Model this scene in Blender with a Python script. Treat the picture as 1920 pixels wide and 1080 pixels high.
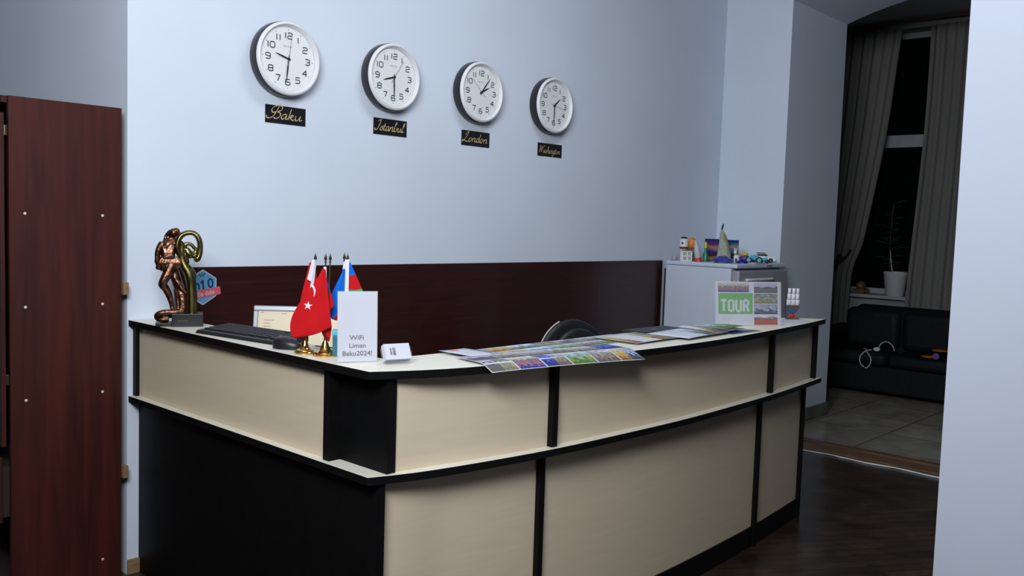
import bpy, bmesh, math, random
from mathutils import Vector, Matrix, Euler
random.seed(7)
PI = math.pi
SC = bpy.context.scene
COL = SC.collection
for o in list(bpy.data.objects): bpy.data.objects.remove(o)

# ------------------------------------------------------------ camera
cam_d = bpy.data.cameras.new('camera'); cam = bpy.data.objects.new('camera', cam_d); COL.objects.link(cam)
CA, CP, CR = 0.82638, 0.071427, 0.031982
F = Vector((math.sin(CA)*math.cos(CP), math.cos(CA)*math.cos(CP), -math.sin(CP)))
Rt = Vector((math.cos(CA), -math.sin(CA), 0)); Up = Rt.cross(F)
R2 = Rt*math.cos(CR) + Up*math.sin(CR); U2 = -Rt*math.sin(CR) + Up*math.cos(CR)
mw = Matrix((R2, U2, -F)).transposed().to_4x4(); mw.translation = (0, -3.752, 1.56)
cam.matrix_world = mw
cam_d.sensor_width = 36; cam_d.lens = 1688.55/1920*36; cam_d.clip_start = 0.05
SC.camera = cam

# ------------------------------------------------------------ world, lights, exposure
w = bpy.data.worlds.new('night'); SC.world = w; w.use_nodes = True
w.node_tree.nodes['Background'].inputs[0].default_value = (0.02, 0.03, 0.05, 1)
w.node_tree.nodes['Background'].inputs[1].default_value = 0.25
SC.view_settings.view_transform = 'Standard'; SC.view_settings.look = 'None'
SC.view_settings.gamma = 1; SC.view_settings.use_curve_mapping = False
SC.view_settings.exposure = 0.0
def area(name, loc, target, sx, sy, power, col):
    d = bpy.data.lights.new(name, 'AREA'); d.shape = 'RECTANGLE'; d.size = sx; d.size_y = sy
    d.energy = power; d.color = col
    o = bpy.data.objects.new(name, d); COL.objects.link(o); o.location = loc
    o.rotation_euler = (Vector(target)-Vector(loc)).to_track_quat('-Z', 'Y').to_euler()
    return o
area('hall_light', (0.0, -3.1, 2.75), (6.0, 0.0, 2.8), 1.4, 1.0, 148, (0.93, 0.96, 1.0))
area('tube_fill_light', (3.3, -1.7, 3.70), (3.3, -1.65, 0.0), 1.3, 0.18, 24, (0.90, 0.95, 1.0))  # unseen tube added over the counter as soft fill for the right side

# ------------------------------------------------------------ materials
def nt(name):
    m = bpy.data.materials.new(name); m.use_nodes = True
    return m, m.node_tree, m.node_tree.nodes['Principled BSDF']
def ramp(t, stops):
    r = t.nodes.new('ShaderNodeValToRGB'); e = r.color_ramp.elements
    while len(e) < len(stops): e.new(0.5)
    for k, (p, c) in enumerate(stops): e[k].position = p; e[k].color = (*c, 1)
    return r
def mat(name, c, rough=0.5, metal=0.0, var=0.06, scale=8.0, stretch=(1, 1, 1), bump=0.0, coat=0.0, emit=0.0, spec=0.5, alpha=1.0):
    m, t, b = nt(name)
    tc = t.nodes.new('ShaderNodeTexCoord'); mp = t.nodes.new('ShaderNodeMapping'); mp.inputs['Scale'].default_value = stretch
    n = t.nodes.new('ShaderNodeTexNoise'); n.inputs['Scale'].default_value = scale; n.inputs['Detail'].default_value = 5
    t.links.new(tc.outputs['Object'], mp.inputs[0]); t.links.new(mp.outputs[0], n.inputs['Vector'])
    lo = tuple(max(0, x*(1-var)) for x in c); hi = tuple(min(1, x*(1+var)) for x in c)
    r = ramp(t, [(0.3, lo), (0.7, hi)]); t.links.new(n.outputs['Fac'], r.inputs[0]); t.links.new(r.outputs[0], b.inputs['Base Color'])
    b.inputs['Roughness'].default_value = rough; b.inputs['Metallic'].default_value = metal
    b.inputs['Coat Weight'].default_value = coat; b.inputs['Specular IOR Level'].default_value = spec
    if bump:
        bp = t.nodes.new('ShaderNodeBump'); bp.inputs['Strength'].default_value = bump; bp.inputs['Distance'].default_value = 0.01
        t.links.new(n.outputs['Fac'], bp.inputs['Height']); t.links.new(bp.outputs[0], b.inputs['Normal'])
    if emit:
        t.links.new(r.outputs[0], b.inputs['Emission Color']); b.inputs['Emission Strength'].default_value = emit
    if alpha < 1: b.inputs['Alpha'].default_value = alpha
    return m
def wood(name, c1, c2, scale, stretch, rough=0.35, coat=0.2, streak=0.0):
    m, t, b = nt(name)
    tc = t.nodes.new('ShaderNodeTexCoord'); mp = t.nodes.new('ShaderNodeMapping'); mp.inputs['Scale'].default_value = stretch
    n = t.nodes.new('ShaderNodeTexNoise'); n.inputs['Scale'].default_value = scale; n.inputs['Detail'].default_value = 8; n.inputs['Distortion'].default_value = streak
    t.links.new(tc.outputs['Object'], mp.inputs[0]); t.links.new(mp.outputs[0], n.inputs['Vector'])
    r = ramp(t, [(0.32, c1), (0.68, c2)]); t.links.new(n.outputs['Fac'], r.inputs[0]); t.links.new(r.outputs[0], b.inputs['Base Color'])
    b.inputs['Roughness'].default_value = rough; b.inputs['Coat Weight'].default_value = coat; b.inputs['Specular IOR Level'].default_value = 0.35
    return m
def brickmat(name, c1, c2, mortar, bw, rh, ms, rough, rot=0.0, offs=0.5, noise=0.5):
    m, t, b = nt(name)
    tc = t.nodes.new('ShaderNodeTexCoord'); mp = t.nodes.new('ShaderNodeMapping'); mp.inputs['Rotation'].default_value = (0, 0, rot)
    br = t.nodes.new('ShaderNodeTexBrick'); br.inputs['Scale'].default_value = 1; br.offset = offs
    br.inputs['Color1'].default_value = (*c1, 1); br.inputs['Color2'].default_value = (*c2, 1); br.inputs['Mortar'].default_value = (*mortar, 1)
    br.inputs['Brick Width'].default_value = bw; br.inputs['Row Height'].default_value = rh; br.inputs['Mortar Size'].default_value = ms
    t.links.new(tc.outputs['Object'], mp.inputs[0]); t.links.new(mp.outputs[0], br.inputs['Vector'])
    n = t.nodes.new('ShaderNodeTexNoise'); n.inputs['Scale'].default_value = 3.5; n.inputs['Detail'].default_value = 8; n.inputs['Distortion'].default_value = 1.2
    t.links.new(tc.outputs['Object'], n.inputs['Vector'])
    mx = t.nodes.new('ShaderNodeMix'); mx.data_type = 'RGBA'; mx.blend_type = 'MULTIPLY'; mx.inputs[0].default_value = noise
    r = ramp(t, [(0.3, (0.35, 0.35, 0.35)), (0.7, (1.4, 1.4, 1.4))]); t.links.new(n.outputs['Fac'], r.inputs[0])
    t.links.new(br.outputs['Color'], mx.inputs[6]); t.links.new(r.outputs[0], mx.inputs[7]); t.links.new(mx.outputs[2], b.inputs['Base Color'])
    b.inputs['Roughness'].default_value = rough
    return m
def photo(name, stops, sc=5.0, amt=1.1):
    """a printed picture: bands by height broken up with noise (uv space of its own tile)"""
    m, t, b = nt(name)
    tc = t.nodes.new('ShaderNodeTexCoord'); sp = t.nodes.new('ShaderNodeSeparateXYZ'); t.links.new(tc.outputs['UV'], sp.inputs[0])
    n = t.nodes.new('ShaderNodeTexNoise'); n.inputs['Scale'].default_value = sc; n.inputs['Detail'].default_value = 4; t.links.new(tc.outputs['UV'], n.inputs['Vector'])
    ma = t.nodes.new('ShaderNodeMath'); ma.operation = 'MULTIPLY_ADD'; ma.inputs[1].default_value = amt*2; ma.inputs[2].default_value = -amt
    t.links.new(n.outputs['Fac'], ma.inputs[0]); ad = t.nodes.new('ShaderNodeMath'); ad.operation = 'ADD'
    t.links.new(ma.outputs[0], ad.inputs[0]); t.links.new(sp.outputs[1], ad.inputs[1])
    r = ramp(t, [(p, tuple(x**1.2 for x in c)) for p, c in stops]); t.links.new(ad.outputs[0], r.inputs[0]); t.links.new(r.outputs[0], b.inputs['Base Color'])
    b.inputs['Roughness'].default_value = 0.6; b.inputs['Specular IOR Level'].default_value = 0.15
    return m
def glassy(name, rough=0.02, tint=(1, 1, 1), ior=1.45):
    m, t, b = nt(name)
    b.inputs['Base Color'].default_value = (*tint, 1); b.inputs['Transmission Weight'].default_value = 1
    b.inputs['Roughness'].default_value = rough; b.inputs['IOR'].default_value = ior
    return m

HALL = mat('unseen walls low bounce', (0.10, 0.09, 0.085), 0.7)  # dark tone invented for the unseen walls, cuts bounced light
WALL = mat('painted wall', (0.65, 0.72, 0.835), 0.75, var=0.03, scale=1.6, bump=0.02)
WALLDIM = mat('wall paint darkened against lamp', (0.41, 0.45, 0.54), 0.75, var=0.02, scale=1.6)  # same wall paint, darkened to offset too much lamp light here
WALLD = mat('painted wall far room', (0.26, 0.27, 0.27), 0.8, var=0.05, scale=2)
CEIL = mat('ceiling paint', (0.50, 0.52, 0.55), 0.8, var=0.02)
MAROON = wood('dark red veneer', (0.020, 0.0045, 0.004), (0.034, 0.007, 0.006), 5, (0.6, 0.6, 9), 0.35, 0.15, 1.0)
CABW = wood('mahogany laminate', (0.028, 0.0035, 0.0015), (0.060, 0.008, 0.004), 3.2, (7, 7, 0.45), 0.6, 0.0, 0.8)
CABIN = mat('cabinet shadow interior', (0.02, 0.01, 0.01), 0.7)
BEIGE = wood('maple laminate', (0.57, 0.485, 0.355), (0.60, 0.512, 0.38), 4, (1.2, 1.2, 14), 0.5, 0.0, 0.4)
BEIGET = wood('maple laminate top', (0.70, 0.675, 0.58), (0.75, 0.725, 0.63), 4, (1, 12, 1), 0.35, 0.15, 0.4)
BLACK = mat('black laminate', (0.0045, 0.0045, 0.0048), 0.5, var=0.15, scale=20, spec=0.1)
BPLAST = mat('black plastic', (0.012, 0.012, 0.014), 0.35, var=0.1)
KEYM = mat('key caps', (0.018, 0.019, 0.022), 0.45, var=0.1)
FLOORM = brickmat('dark parquet', (0.042, 0.026, 0.016), (0.026, 0.017, 0.011), (0.012, 0.006, 0.004), 0.5, 0.07, 0.003, 0.28, rot=0.6, noise=0.8)
TILEM = brickmat('marble floor tiles', (0.38, 0.35, 0.29), (0.32, 0.30, 0.25), (0.16, 0.085, 0.07), 0.6, 0.6, 0.006, 0.22, offs=0.0, noise=0.45)
MARB = mat('green grey marble', (0.13, 0.14, 0.12), 0.3, var=0.4, scale=5)
STEPW = wood('worn wood strip', (0.10, 0.055, 0.03), (0.20, 0.12, 0.065), 6, (12, 1, 1), 0.45, 0.1)
OAK = wood('light oak', (0.20, 0.125, 0.06), (0.28, 0.18, 0.09), 8, (1, 8, 8), 0.5)
WHITEP = mat('white plastic', (0.75, 0.76, 0.79), 0.35, var=0.02)
DIAL = mat('clock dial', (0.76, 0.78, 0.81), 0.45, var=0.02)
CASEK = mat('clock case black', (0.012, 0.011, 0.016), 0.3, var=0.1)
INK = mat('black ink', (0.012, 0.012, 0.014), 0.5)
GREYINK = mat('grey ink', (0.20, 0.22, 0.25), 0.5)
DINK = mat('dark grey ink', (0.07, 0.075, 0.09), 0.5)
LGREYINK = mat('pale grey ink', (0.45, 0.47, 0.50), 0.5)
GOLD = mat('gilt lettering', (0.62, 0.50, 0.24), 0.45, 0.2, var=0.2, scale=40)
BRASS = mat('polished brass', (0.75, 0.47, 0.12), 0.14, 1.0, var=0.08)
BRONZE = mat('copper bronze', (0.20, 0.100, 0.066), 0.34, 1.0, var=0.5, scale=45, bump=0.5)
OLDGOLD = mat('antique gold', (0.19, 0.165, 0.06), 0.3, 1.0, var=0.35, scale=25, bump=0.1)
PAPER = mat('white paper', (0.48, 0.50, 0.58), 0.6, var=0.015)
ACRYL = mat('clear acrylic', (0.85, 0.87, 0.9), 0.06, var=0.01, alpha=0.05)
GLASS = glassy('clear glass')
SILVER = mat('silver plastic', (0.36, 0.38, 0.42), 0.35, 0.2, var=0.05)
SCREEN = mat('lit screen', (0.55, 0.48, 0.34), 0.4, var=0.03, scale=3, emit=0.22)
SCRINK = mat('screen text', (0.34, 0.29, 0.22), 0.5)
REDF = mat('red cloth', (0.46, 0.008, 0.012), 0.8, var=0.08, scale=14, spec=0.08)
BLUEF = mat('blue cloth', (0.006, 0.12, 0.54), 0.8, var=0.1, scale=14, spec=0.08)
GREENF = mat('green cloth', (0.05, 0.30, 0.13), 0.8, var=0.08, scale=14, spec=0.08)
NAVYF = mat('navy cloth', (0.03, 0.05, 0.38), 0.65, var=0.08)
WHITEF = mat('white cloth', (0.60, 0.60, 0.65), 0.7, var=0.03, scale=20)
POLE = mat('dark pole metal', (0.10, 0.085, 0.05), 0.35, 0.8, var=0.1)
TEAL = mat('teal box', (0.02, 0.13, 0.19), 0.45, var=0.06); TEALT = mat('light teal lid', (0.10, 0.40, 0.55), 0.45)
LOGOB = mat('sticker blue', (0.11, 0.33, 0.52), 0.4, var=0.03); LOGOR = mat('sticker red', (0.62, 0.10, 0.14), 0.4)
LOGON = mat('sticker navy', (0.012, 0.035, 0.13), 0.4)
LEATH = mat('black leather', (0.009, 0.010, 0.011), 0.42, var=0.2, scale=60, bump=0.15)
PIPE = mat('cream piping', (0.62, 0.60, 0.55), 0.5)
FRIDGE = mat('fridge enamel', (0.58, 0.64, 0.76), 0.42, 0.0, var=0.02)
FRIDGED = mat('fridge door', (0.36, 0.36, 0.41), 0.3, 0.1, var=0.03)
CHROME = mat('chrome', (0.85, 0.86, 0.88), 0.08, 1.0, var=0.02)
CURT = mat('sheer curtain', (0.17, 0.17, 0.155), 0.85, var=0.06, scale=3, stretch=(6, 6, 0.5))
SOFAM = mat('black sofa leather', (0.008, 0.009, 0.010), 0.6, var=0.2, scale=20, bump=0.1, spec=0.2)
WFRAME = mat('white window frame', (0.36, 0.37, 0.39), 0.45)
NIGHT = mat('night glass', (0.004, 0.005, 0.006), 0.05, var=0.1)
POTM = mat('white ceramic', (0.50, 0.51, 0.54), 0.4, var=0.02)
LEAF = mat('dark green leaf', (0.012, 0.028, 0.012), 0.6, var=0.3)
ORANGE = mat('orange plastic', (0.72, 0.24, 0.03), 0.5); REDP = mat('red plastic', (0.55, 0.03, 0.03), 0.4)
BLUEP = mat('blue car paint', (0.01, 0.02, 0.42), 0.2, var=0.1, coat=0.5); TEALP = mat('teal plastic', (0.06, 0.42, 0.55), 0.35)
GREENP = mat('green glass', (0.02, 0.22, 0.14), 0.25); YEL = mat('yellow plastic', (0.55, 0.50, 0.05), 0.45)
PURP = mat('purple plastic', (0.10, 0.04, 0.22), 0.45); STONE = mat('beige stone', (0.34, 0.36, 0.31), 0.7, var=0.25, scale=50)
BROWNP = mat('brown wood toy', (0.14, 0.08, 0.05), 0.5, var=0.2); TOYB = mat('hull blue', (0.03, 0.12, 0.34), 0.4)
OLIVE = mat('olive plastic', (0.22, 0.22, 0.05), 0.5)
TYRE = mat('rubber', (0.012, 0.012, 0.012), 0.7)
PH = [
 photo('print coast', [(0.1, (0.10, 0.13, 0.08)), (0.45, (0.20, 0.26, 0.34)), (0.6, (0.40, 0.50, 0.62)), (0.9, (0.55, 0.62, 0.75))]),
 photo('print mountain', [(0.1, (0.12, 0.14, 0.08)), (0.4, (0.26, 0.26, 0.18)), (0.6, (0.18, 0.20, 0.24)), (0.8, (0.48, 0.52, 0.62))], 5),
 photo('print lake blue', [(0.1, (0.05, 0.07, 0.14)), (0.4, (0.03, 0.06, 0.42)), (0.6, (0.16, 0.24, 0.66)), (0.9, (0.12, 0.14, 0.20))]),
 photo('print meadow', [(0.1, (0.10, 0.18, 0.05)), (0.4, (0.22, 0.32, 0.10)), (0.65, (0.28, 0.36, 0.40)), (0.9, (0.42, 0.52, 0.60))], 4),
 photo('print desert', [(0.1, (0.24, 0.10, 0.04)), (0.4, (0.50, 0.36, 0.10)), (0.7, (0.42, 0.36, 0.12)), (0.9, (0.45, 0.48, 0.52))]),
 photo('print town', [(0.1, (0.12, 0.11, 0.10)), (0.4, (0.36, 0.28, 0.22)), (0.6, (0.22, 0.24, 0.28)), (0.9, (0.46, 0.50, 0.60))], 8),
 photo('print red hills', [(0.05, (0.34, 0.05, 0.02)), (0.45, (0.42, 0.10, 0.03)), (0.62, (0.10, 0.07, 0.08)), (0.85, (0.55, 0.58, 0.66))], 3, 0.4),
 photo('print people', [(0.1, (0.03, 0.05, 0.30)), (0.35, (0.40, 0.20, 0.15)), (0.55, (0.12, 0.10, 0.22)), (0.85, (0.50, 0.48, 0.40))], 7, 0.7),
 photo('print dusk trees', [(0.1, (0.13, 0.13, 0.12)), (0.42, (0.16, 0.16, 0.16)), (0.5, (0.05, 0.05, 0.07)), (0.68, (0.42, 0.40, 0.52))], 4, 0.35),
 photo('print cliffs', [(0.1, (0.20, 0.20, 0.12)), (0.5, (0.36, 0.36, 0.30)), (0.7, (0.12, 0.14, 0.16)), (0.9, (0.26, 0.28, 0.34))], 4),
 photo('print waterfall', [(0.1, (0.07, 0.07, 0.08)), (0.4, (0.10, 0.16, 0.30)), (0.6, (0.40, 0.44, 0.55)), (0.9, (0.30, 0.30, 0.40))], 4),
]
SUNSET = photo('painted sunset', [(0.0, (0.02, 0.02, 0.10)), (0.12, (0.45, 0.25, 0.04)), (0.25, (0.03, 0.015, 0.05)), (0.42, (0.04, 0.02, 0.08)), (0.5, (0.10, 0.12, 0.40)), (0.62, (0.50, 0.22, 0.08)), (0.75, (0.12, 0.05, 0.18)), (0.95, (0.02, 0.02, 0.16))], 3, 0.10)
SEADUSK = photo('painted dusk sea', [(0.0, (0.25, 0.22, 0.05)), (0.15, (0.03, 0.02, 0.05)), (0.38, (0.03, 0.02, 0.06)), (0.45, (0.12, 0.14, 0.38)), (0.6, (0.14, 0.16, 0.36)), (0.66, (0.48, 0.28, 0.10)), (0.78, (0.03, 0.22, 0.28)), (0.92, (0.01, 0.02, 0.20))], 3, 0.10)

# ------------------------------------------------------------ mesh building
class MB:
    def __init__(s): s.bm = bmesh.new(); s.uv = s.bm.loops.layers.uv.new('UVMap'); s.mi = 0; s.X = Matrix()
    def f(s, vs, uv=None):
        try: fc = s.bm.faces.new(vs)
        except ValueError: return None
        fc.material_index = s.mi
        if uv:
            for l, c in zip(fc.loops, uv): l[s.uv].uv = c
        return fc
    def v(s, p): return s.bm.verts.new(s.X @ Vector(p))
    def quad(s, pts, uv=((0, 0), (1, 0), (1, 1), (0, 1))): return s.f([s.v(p) for p in pts], uv)
    def box(s, x0, x1, y0, y1, z0, z1, tm=None):
        p = [s.v((x, y, z)) for z in (z0, z1) for y in (y0, y1) for x in (x0, x1)]
        fs = [s.f([p[i] for i in q]) for q in ((0, 2, 3, 1), (4, 5, 7, 6), (0, 1, 5, 4), (2, 6, 7, 3), (0, 4, 6, 2), (1, 3, 7, 5))]
        if tm is not None: fs[1].material_index = tm
        return s
    def prism(s, pts, z0, z1, axis='z', top=None):
        def P(a, b, c): return (a, b, c) if axis == 'z' else ((a, c, b) if axis == 'y' else (c, a, b))
        lo = [s.v(P(a, b, z0)) for a, b in pts]; hi = [s.v(P(a, b, z1)) for a, b in pts]
        n = len(pts)
        s.f(lo[::-1]); h = s.f(hi)
        if top is not None and h: h.material_index = top
        for i in range(n): s.f([lo[i], lo[(i+1) % n], hi[(i+1) % n], hi[i]])
        return s
    def strip(s, xs, fo, fi, z0, z1):      # curved wall: outer and inner y as functions of x
        a = [[s.v((x, g(x), z)) for x in xs] for z in (z0, z1) for g in (fo, fi)]
        for i in range(len(xs)-1):
            s.f([a[0][i], a[0][i+1], a[2][i+1], a[2][i]]); s.f([a[1][i+1], a[1][i], a[3][i], a[3][i+1]])
            s.f([a[2][i], a[2][i+1], a[3][i+1], a[3][i]]); s.f([a[0][i+1], a[0][i], a[1][i], a[1][i+1]])
        for i in (0, -1): s.f([a[0][i], a[2][i], a[3][i], a[1][i]])
        return s
    def lathe(s, prof, n=32, c=(0, 0, 0), axis='z', cap=True):
        rings = []
        for r, h in prof:
            ring = []
            for k in range(n):
                t = 2*PI*k/n; a, b = r*math.cos(t), r*math.sin(t)
                p = (a, b, h) if axis == 'z' else ((a, h, b) if axis == 'y' else (h, a, b))
                ring.append(s.v((p[0]+c[0], p[1]+c[1], p[2]+c[2])))
            rings.append(ring)
        for A, B in zip(rings, rings[1:]):
            for k in range(n): s.f([A[k], A[(k+1) % n], B[(k+1) % n], B[k]])
        if cap: s.f(rings[0][::-1]); s.f(rings[-1])
        return s
    def tube(s, path, rad, n=10, flat=(1, 1), up=(0, 1, 0), cap=True):
        path = [Vector(p) for p in path]
        if not hasattr(rad, '__len__'): rad = [rad]*len(path)
        rings = []
        for i, p in enumerate(path):
            t = (path[min(i+1, len(path)-1)] - path[max(i-1, 0)])
            if t.length < 1e-9: t = Vector((0, 0, 1))
            t.normalize(); u = Vector(up)
            if abs(t.dot(u)) > 0.95: u = Vector((0, 0, 1)) if abs(t.z) < 0.9 else Vector((1, 0, 0))
            a = t.cross(u).normalized(); b = a.cross(t).normalized()
            rings.append([s.v(p + a*rad[i]*flat[0]*math.cos(2*PI*k/n) + b*rad[i]*flat[1]*math.sin(2*PI*k/n)) for k in range(n)])
        for A, B in zip(rings, rings[1:]):
            for k in range(n): s.f([A[k], A[(k+1) % n], B[(k+1) % n], B[k]])
        if cap: s.f(rings[0][::-1]); s.f(rings[-1])
        return s
    def ball(s, c, r, n=12, m=8):
        if not hasattr(r, '__len__'): r = (r, r, r)
        top = s.v((c[0], c[1], c[2]+r[2])); bot = s.v((c[0], c[1], c[2]-r[2])); rings = []
        for j in range(1, m):
            ph = PI*j/m
            rings.append([s.v((c[0]+r[0]*math.sin(ph)*math.cos(2*PI*k/n), c[1]+r[1]*math.sin(ph)*math.sin(2*PI*k/n), c[2]+r[2]*math.cos(ph))) for k in range(n)])
        for k in range(n):
            s.f([top, rings[0][k], rings[0][(k+1) % n]]); s.f([bot, rings[-1][(k+1) % n], rings[-1][k]])
        for A, B in zip(rings, rings[1:]):
            for k in range(n): s.f([A[k], B[k], B[(k+1) % n], A[(k+1) % n]])
        return s
    def grid(s, fn, nu, nv):
        g = [[s.v(fn(i/nu, j/nv)) for i in range(nu+1)] for j in range(nv+1)]
        for j in range(nv):
            for i in range(nu):
                s.f([g[j][i], g[j][i+1], g[j+1][i+1], g[j+1][i]], [(i/nu, j/nv), ((i+1)/nu, j/nv), ((i+1)/nu, (j+1)/nv), (i/nu, (j+1)/nv)])
        return s
    def done(s, name, mats, parent=None, smooth=None, bevel=0, mods=()):
        bmesh.ops.recalc_face_normals(s.bm, faces=s.bm.faces)
        me = bpy.data.meshes.new(name); s.bm.to_mesh(me); s.bm.free()
        for m in (mats if isinstance(mats, (list, tuple)) else [mats]): me.materials.append(m)
        o = bpy.data.objects.new(name, me); COL.objects.link(o)
        if parent: o.parent = parent
        if smooth is not None:
            me.polygons.foreach_set('use_smooth', [True]*len(me.polygons))
            try: me.set_sharp_from_angle(angle=math.radians(smooth))
            except Exception: pass
        if bevel:
            b = o.modifiers.new('bevel', 'BEVEL'); b.width = bevel; b.segments = 2; b.limit_method = 'ANGLE'
        for kind, kw in mods:
            md = o.modifiers.new(kind.lower(), kind)
            for k, val in kw.items(): setattr(md, k, val)
        return o
def thing(name, label, cat, loc=(0, 0, 0), rotz=0.0, group=None):
    o = bpy.data.objects.new(name, None); COL.objects.link(o); o.location = loc; o.rotation_euler = (0, 0, rotz)
    o.empty_display_size = 0.05
    o['label'] = label; o['category'] = cat
    if group: o['group'] = group
    return o
def tag(o, label, cat, group=None):
    o['label'] = label; o['category'] = cat
    if group: o['group'] = group
    return o
def struct(o, label=None):
    o['kind'] = 'structure'
    if label: o['label'] = label
    return o
def cr(pts, n=6):                           # Catmull-Rom through points
    pts = [tuple(p) for p in pts]; P = [pts[0]]+pts+[pts[-1]]; out = []
    for i in range(1, len(P)-2):
        for k in range(n):
            t = k/n
            out.append(tuple(0.5*((2*P[i][d]) + (-P[i-1][d]+P[i+1][d])*t + (2*P[i-1][d]-5*P[i][d]+4*P[i+1][d]-P[i+2][d])*t*t + (-P[i-1][d]+3*P[i][d]-3*P[i+1][d]+P[i+2][d])*t**3) for d in range(len(pts[0]))))
    out.append(pts[-1]); return out
def interp(pts):
    s = cr(pts, 8)
    def g(x):
        if x <= s[0][0]: return s[0][1]
        for a, b in zip(s, s[1:]):
            if x <= b[0]: return a[1] + (b[1]-a[1])*(x-a[0])/max(1e-9, b[0]-a[0])
        return s[-1][1]
    return g
def frange(a, b, n): return [a+(b-a)*i/n for i in range(n+1)]
def text_into(mb, txt, size, x, z, y, sx=1.0, thick=0.0, align='CENTER', shear=0.0, bold=0.0):
    """flat lettering on the local XZ plane at depth y, facing -Y"""
    c = bpy.data.curves.new('t', 'FONT'); c.body = txt; c.size = size; c.align_x = align; c.align_y = 'CENTER'
    c.extrude = thick; c.shear = shear; c.offset = bold; c.resolution_u = 3
    o = bpy.data.objects.new('t', c); COL.objects.link(o)
    dg = bpy.context.evaluated_depsgraph_get(); dg.update()
    me = bpy.data.meshes.new_from_object(o.evaluated_get(dg))
    bpy.data.objects.remove(o); bpy.data.curves.remove(c)
    vs = [mb.v((x+v.co.x*sx, y-v.co.z, z+v.co.y)) for v in me.vertices]
    for p in me.polygons: mb.f([vs[i] for i in p.vertices])
    bpy.data.meshes.remove(me)
def pen(mb, path, y, wd, th=0.0, nib=None):
    """a drawn stroke on the local XZ plane; nib=(angle, ratio) gives broad pen lettering"""
    pts = [Vector((p[0], p[1])) for p in path]
    pen.n = (pen.n+1) % 7; y -= 0.00008*pen.n
    L, R = [], []
    for i, p in enumerate(pts):
        t = pts[min(i+1, len(pts)-1)]-pts[max(i-1, 0)]
        if t.length < 1e-9: t = Vector((1, 0))
        t.normalize(); n = Vector((-t.y, t.x)); ww = wd
        if nib: ww = wd*(nib[1] + (1-nib[1])*abs(math.sin(math.atan2(t.y, t.x)-nib[0])))
        L.append(p+n*ww/2); R.append(p-n*ww/2)
    l = [mb.v((p.x, y, p.y)) for p in L]; r = [mb.v((p.x, y, p.y)) for p in R]
    for i in range(len(pts)-1): mb.f([l[i], r[i], r[i+1], l[i+1]])

pen.n = 0
# ------------------------------------------------------------ room shell
CX0 = 1.682; RX = 6.5; CZ = 3.75
struct(MB().box(-2.2, 6.5, -6.2, 0.0, -0.1, 0).done('floor', FLOORM))
struct(MB().box(-2.2, CX0, 0.0, 2.7, -0.1, 0).done('floor', FLOORM))
struct(MB().box(6.5, 11.0, -3.6, 2.4, -0.1, 0.0).done('floor', TILEM), 'marble tiled floor of the far room')
fs = MB()
for a, b, h in ((6.14, 6.20, 0.006), (6.20, 6.32, 0.012), (6.32, 6.40, 0.008), (6.40, 6.497, 0.014)): fs.box(a, b, -2.6, -0.2, 0, h)
struct(fs.done('trim_1', STEPW, bevel=0.002), 'worn wooden strip along the doorway threshold')
wl = MB().tube(cr([(6.135+0.012*math.sin(k*1.9), -0.62-k*0.14, 0.006) for k in range(15)], 4), 0.005, 6)
tag(wl.done('floor_cable', WHITEP, smooth=60), 'thin white cable lying along the threshold strip on the floor', 'cable')
struct(MB().box(-2.2, 11, -6.2, 2.7, CZ, CZ+0.1).done('ceiling', CEIL))
struct(MB().box(CX0, RX+1.0, 0.0, 0.25, 0, CZ).done('wall_back', WALL))
struct(MB().box(CX0, CX0+0.24, 0.25, 2.7, 0, CZ).done('wall_left', WALL))
struct(MB().box(-2.2, CX0, 2.7, 2.8, 0, CZ).done('wall_alcove', WALL))
struct(MB().box(-2.3, -2.2, -6.2, 2.8, 0, CZ).done('wall_west', HALL))
struct(MB().box(-2.3, 6.5, -6.3, -6.2, 0, CZ).done('wall_front', HALL))
# thick right wall with a low-arched opening
yA, yB, zs = -0.56, -2.46, 3.31
rise = 0.17; hw = (yA-yB)/2; Rr = (hw*hw+rise*rise)/(2*rise); yc = (yA+yB)/2; zc = zs+rise-Rr
arch = [(yc+hw*math.cos(PI*k/24), zc+math.sqrt(max(0, Rr*Rr-(hw*math.cos(PI*k/24))**2))) for k in range(25)]
wr = MB()
def yz_prism(mb, pts, x0, x1): mb.prism(pts, x0, x1, axis='x')
wr.box(RX, 7.5, yA, 0.0, 0, CZ); wr.box(RX, 7.5, -6.2, yB, 0, CZ)
for a, b in zip(arch, arch[1:]): yz_prism(wr, [a, b, (b[0], CZ), (a[0], CZ)], RX, 7.5)
struct(wr.done('wall_right', WALL), 'thick wall with the arched doorway to the dark room')
struct(MB().box(3.0, 3.24, -6.2, -2.858, 0, CZ).done('wall_near', WALLDIM), 'blank pale wall end close on the right')
struct(MB().box(6.486, 6.5, -0.56, -0.0, 0, 0.115).done('baseboard_right', MARB))
struct(MB().box(6.49, 7.51, -0.574, -0.56, 0, 0.115).done('baseboard_doorway', MARB))
struct(MB().box(CX0, 1.735, -0.014, 0.0, 0, 0.065).done('baseboard_back', OAK, bevel=0.003))
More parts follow.
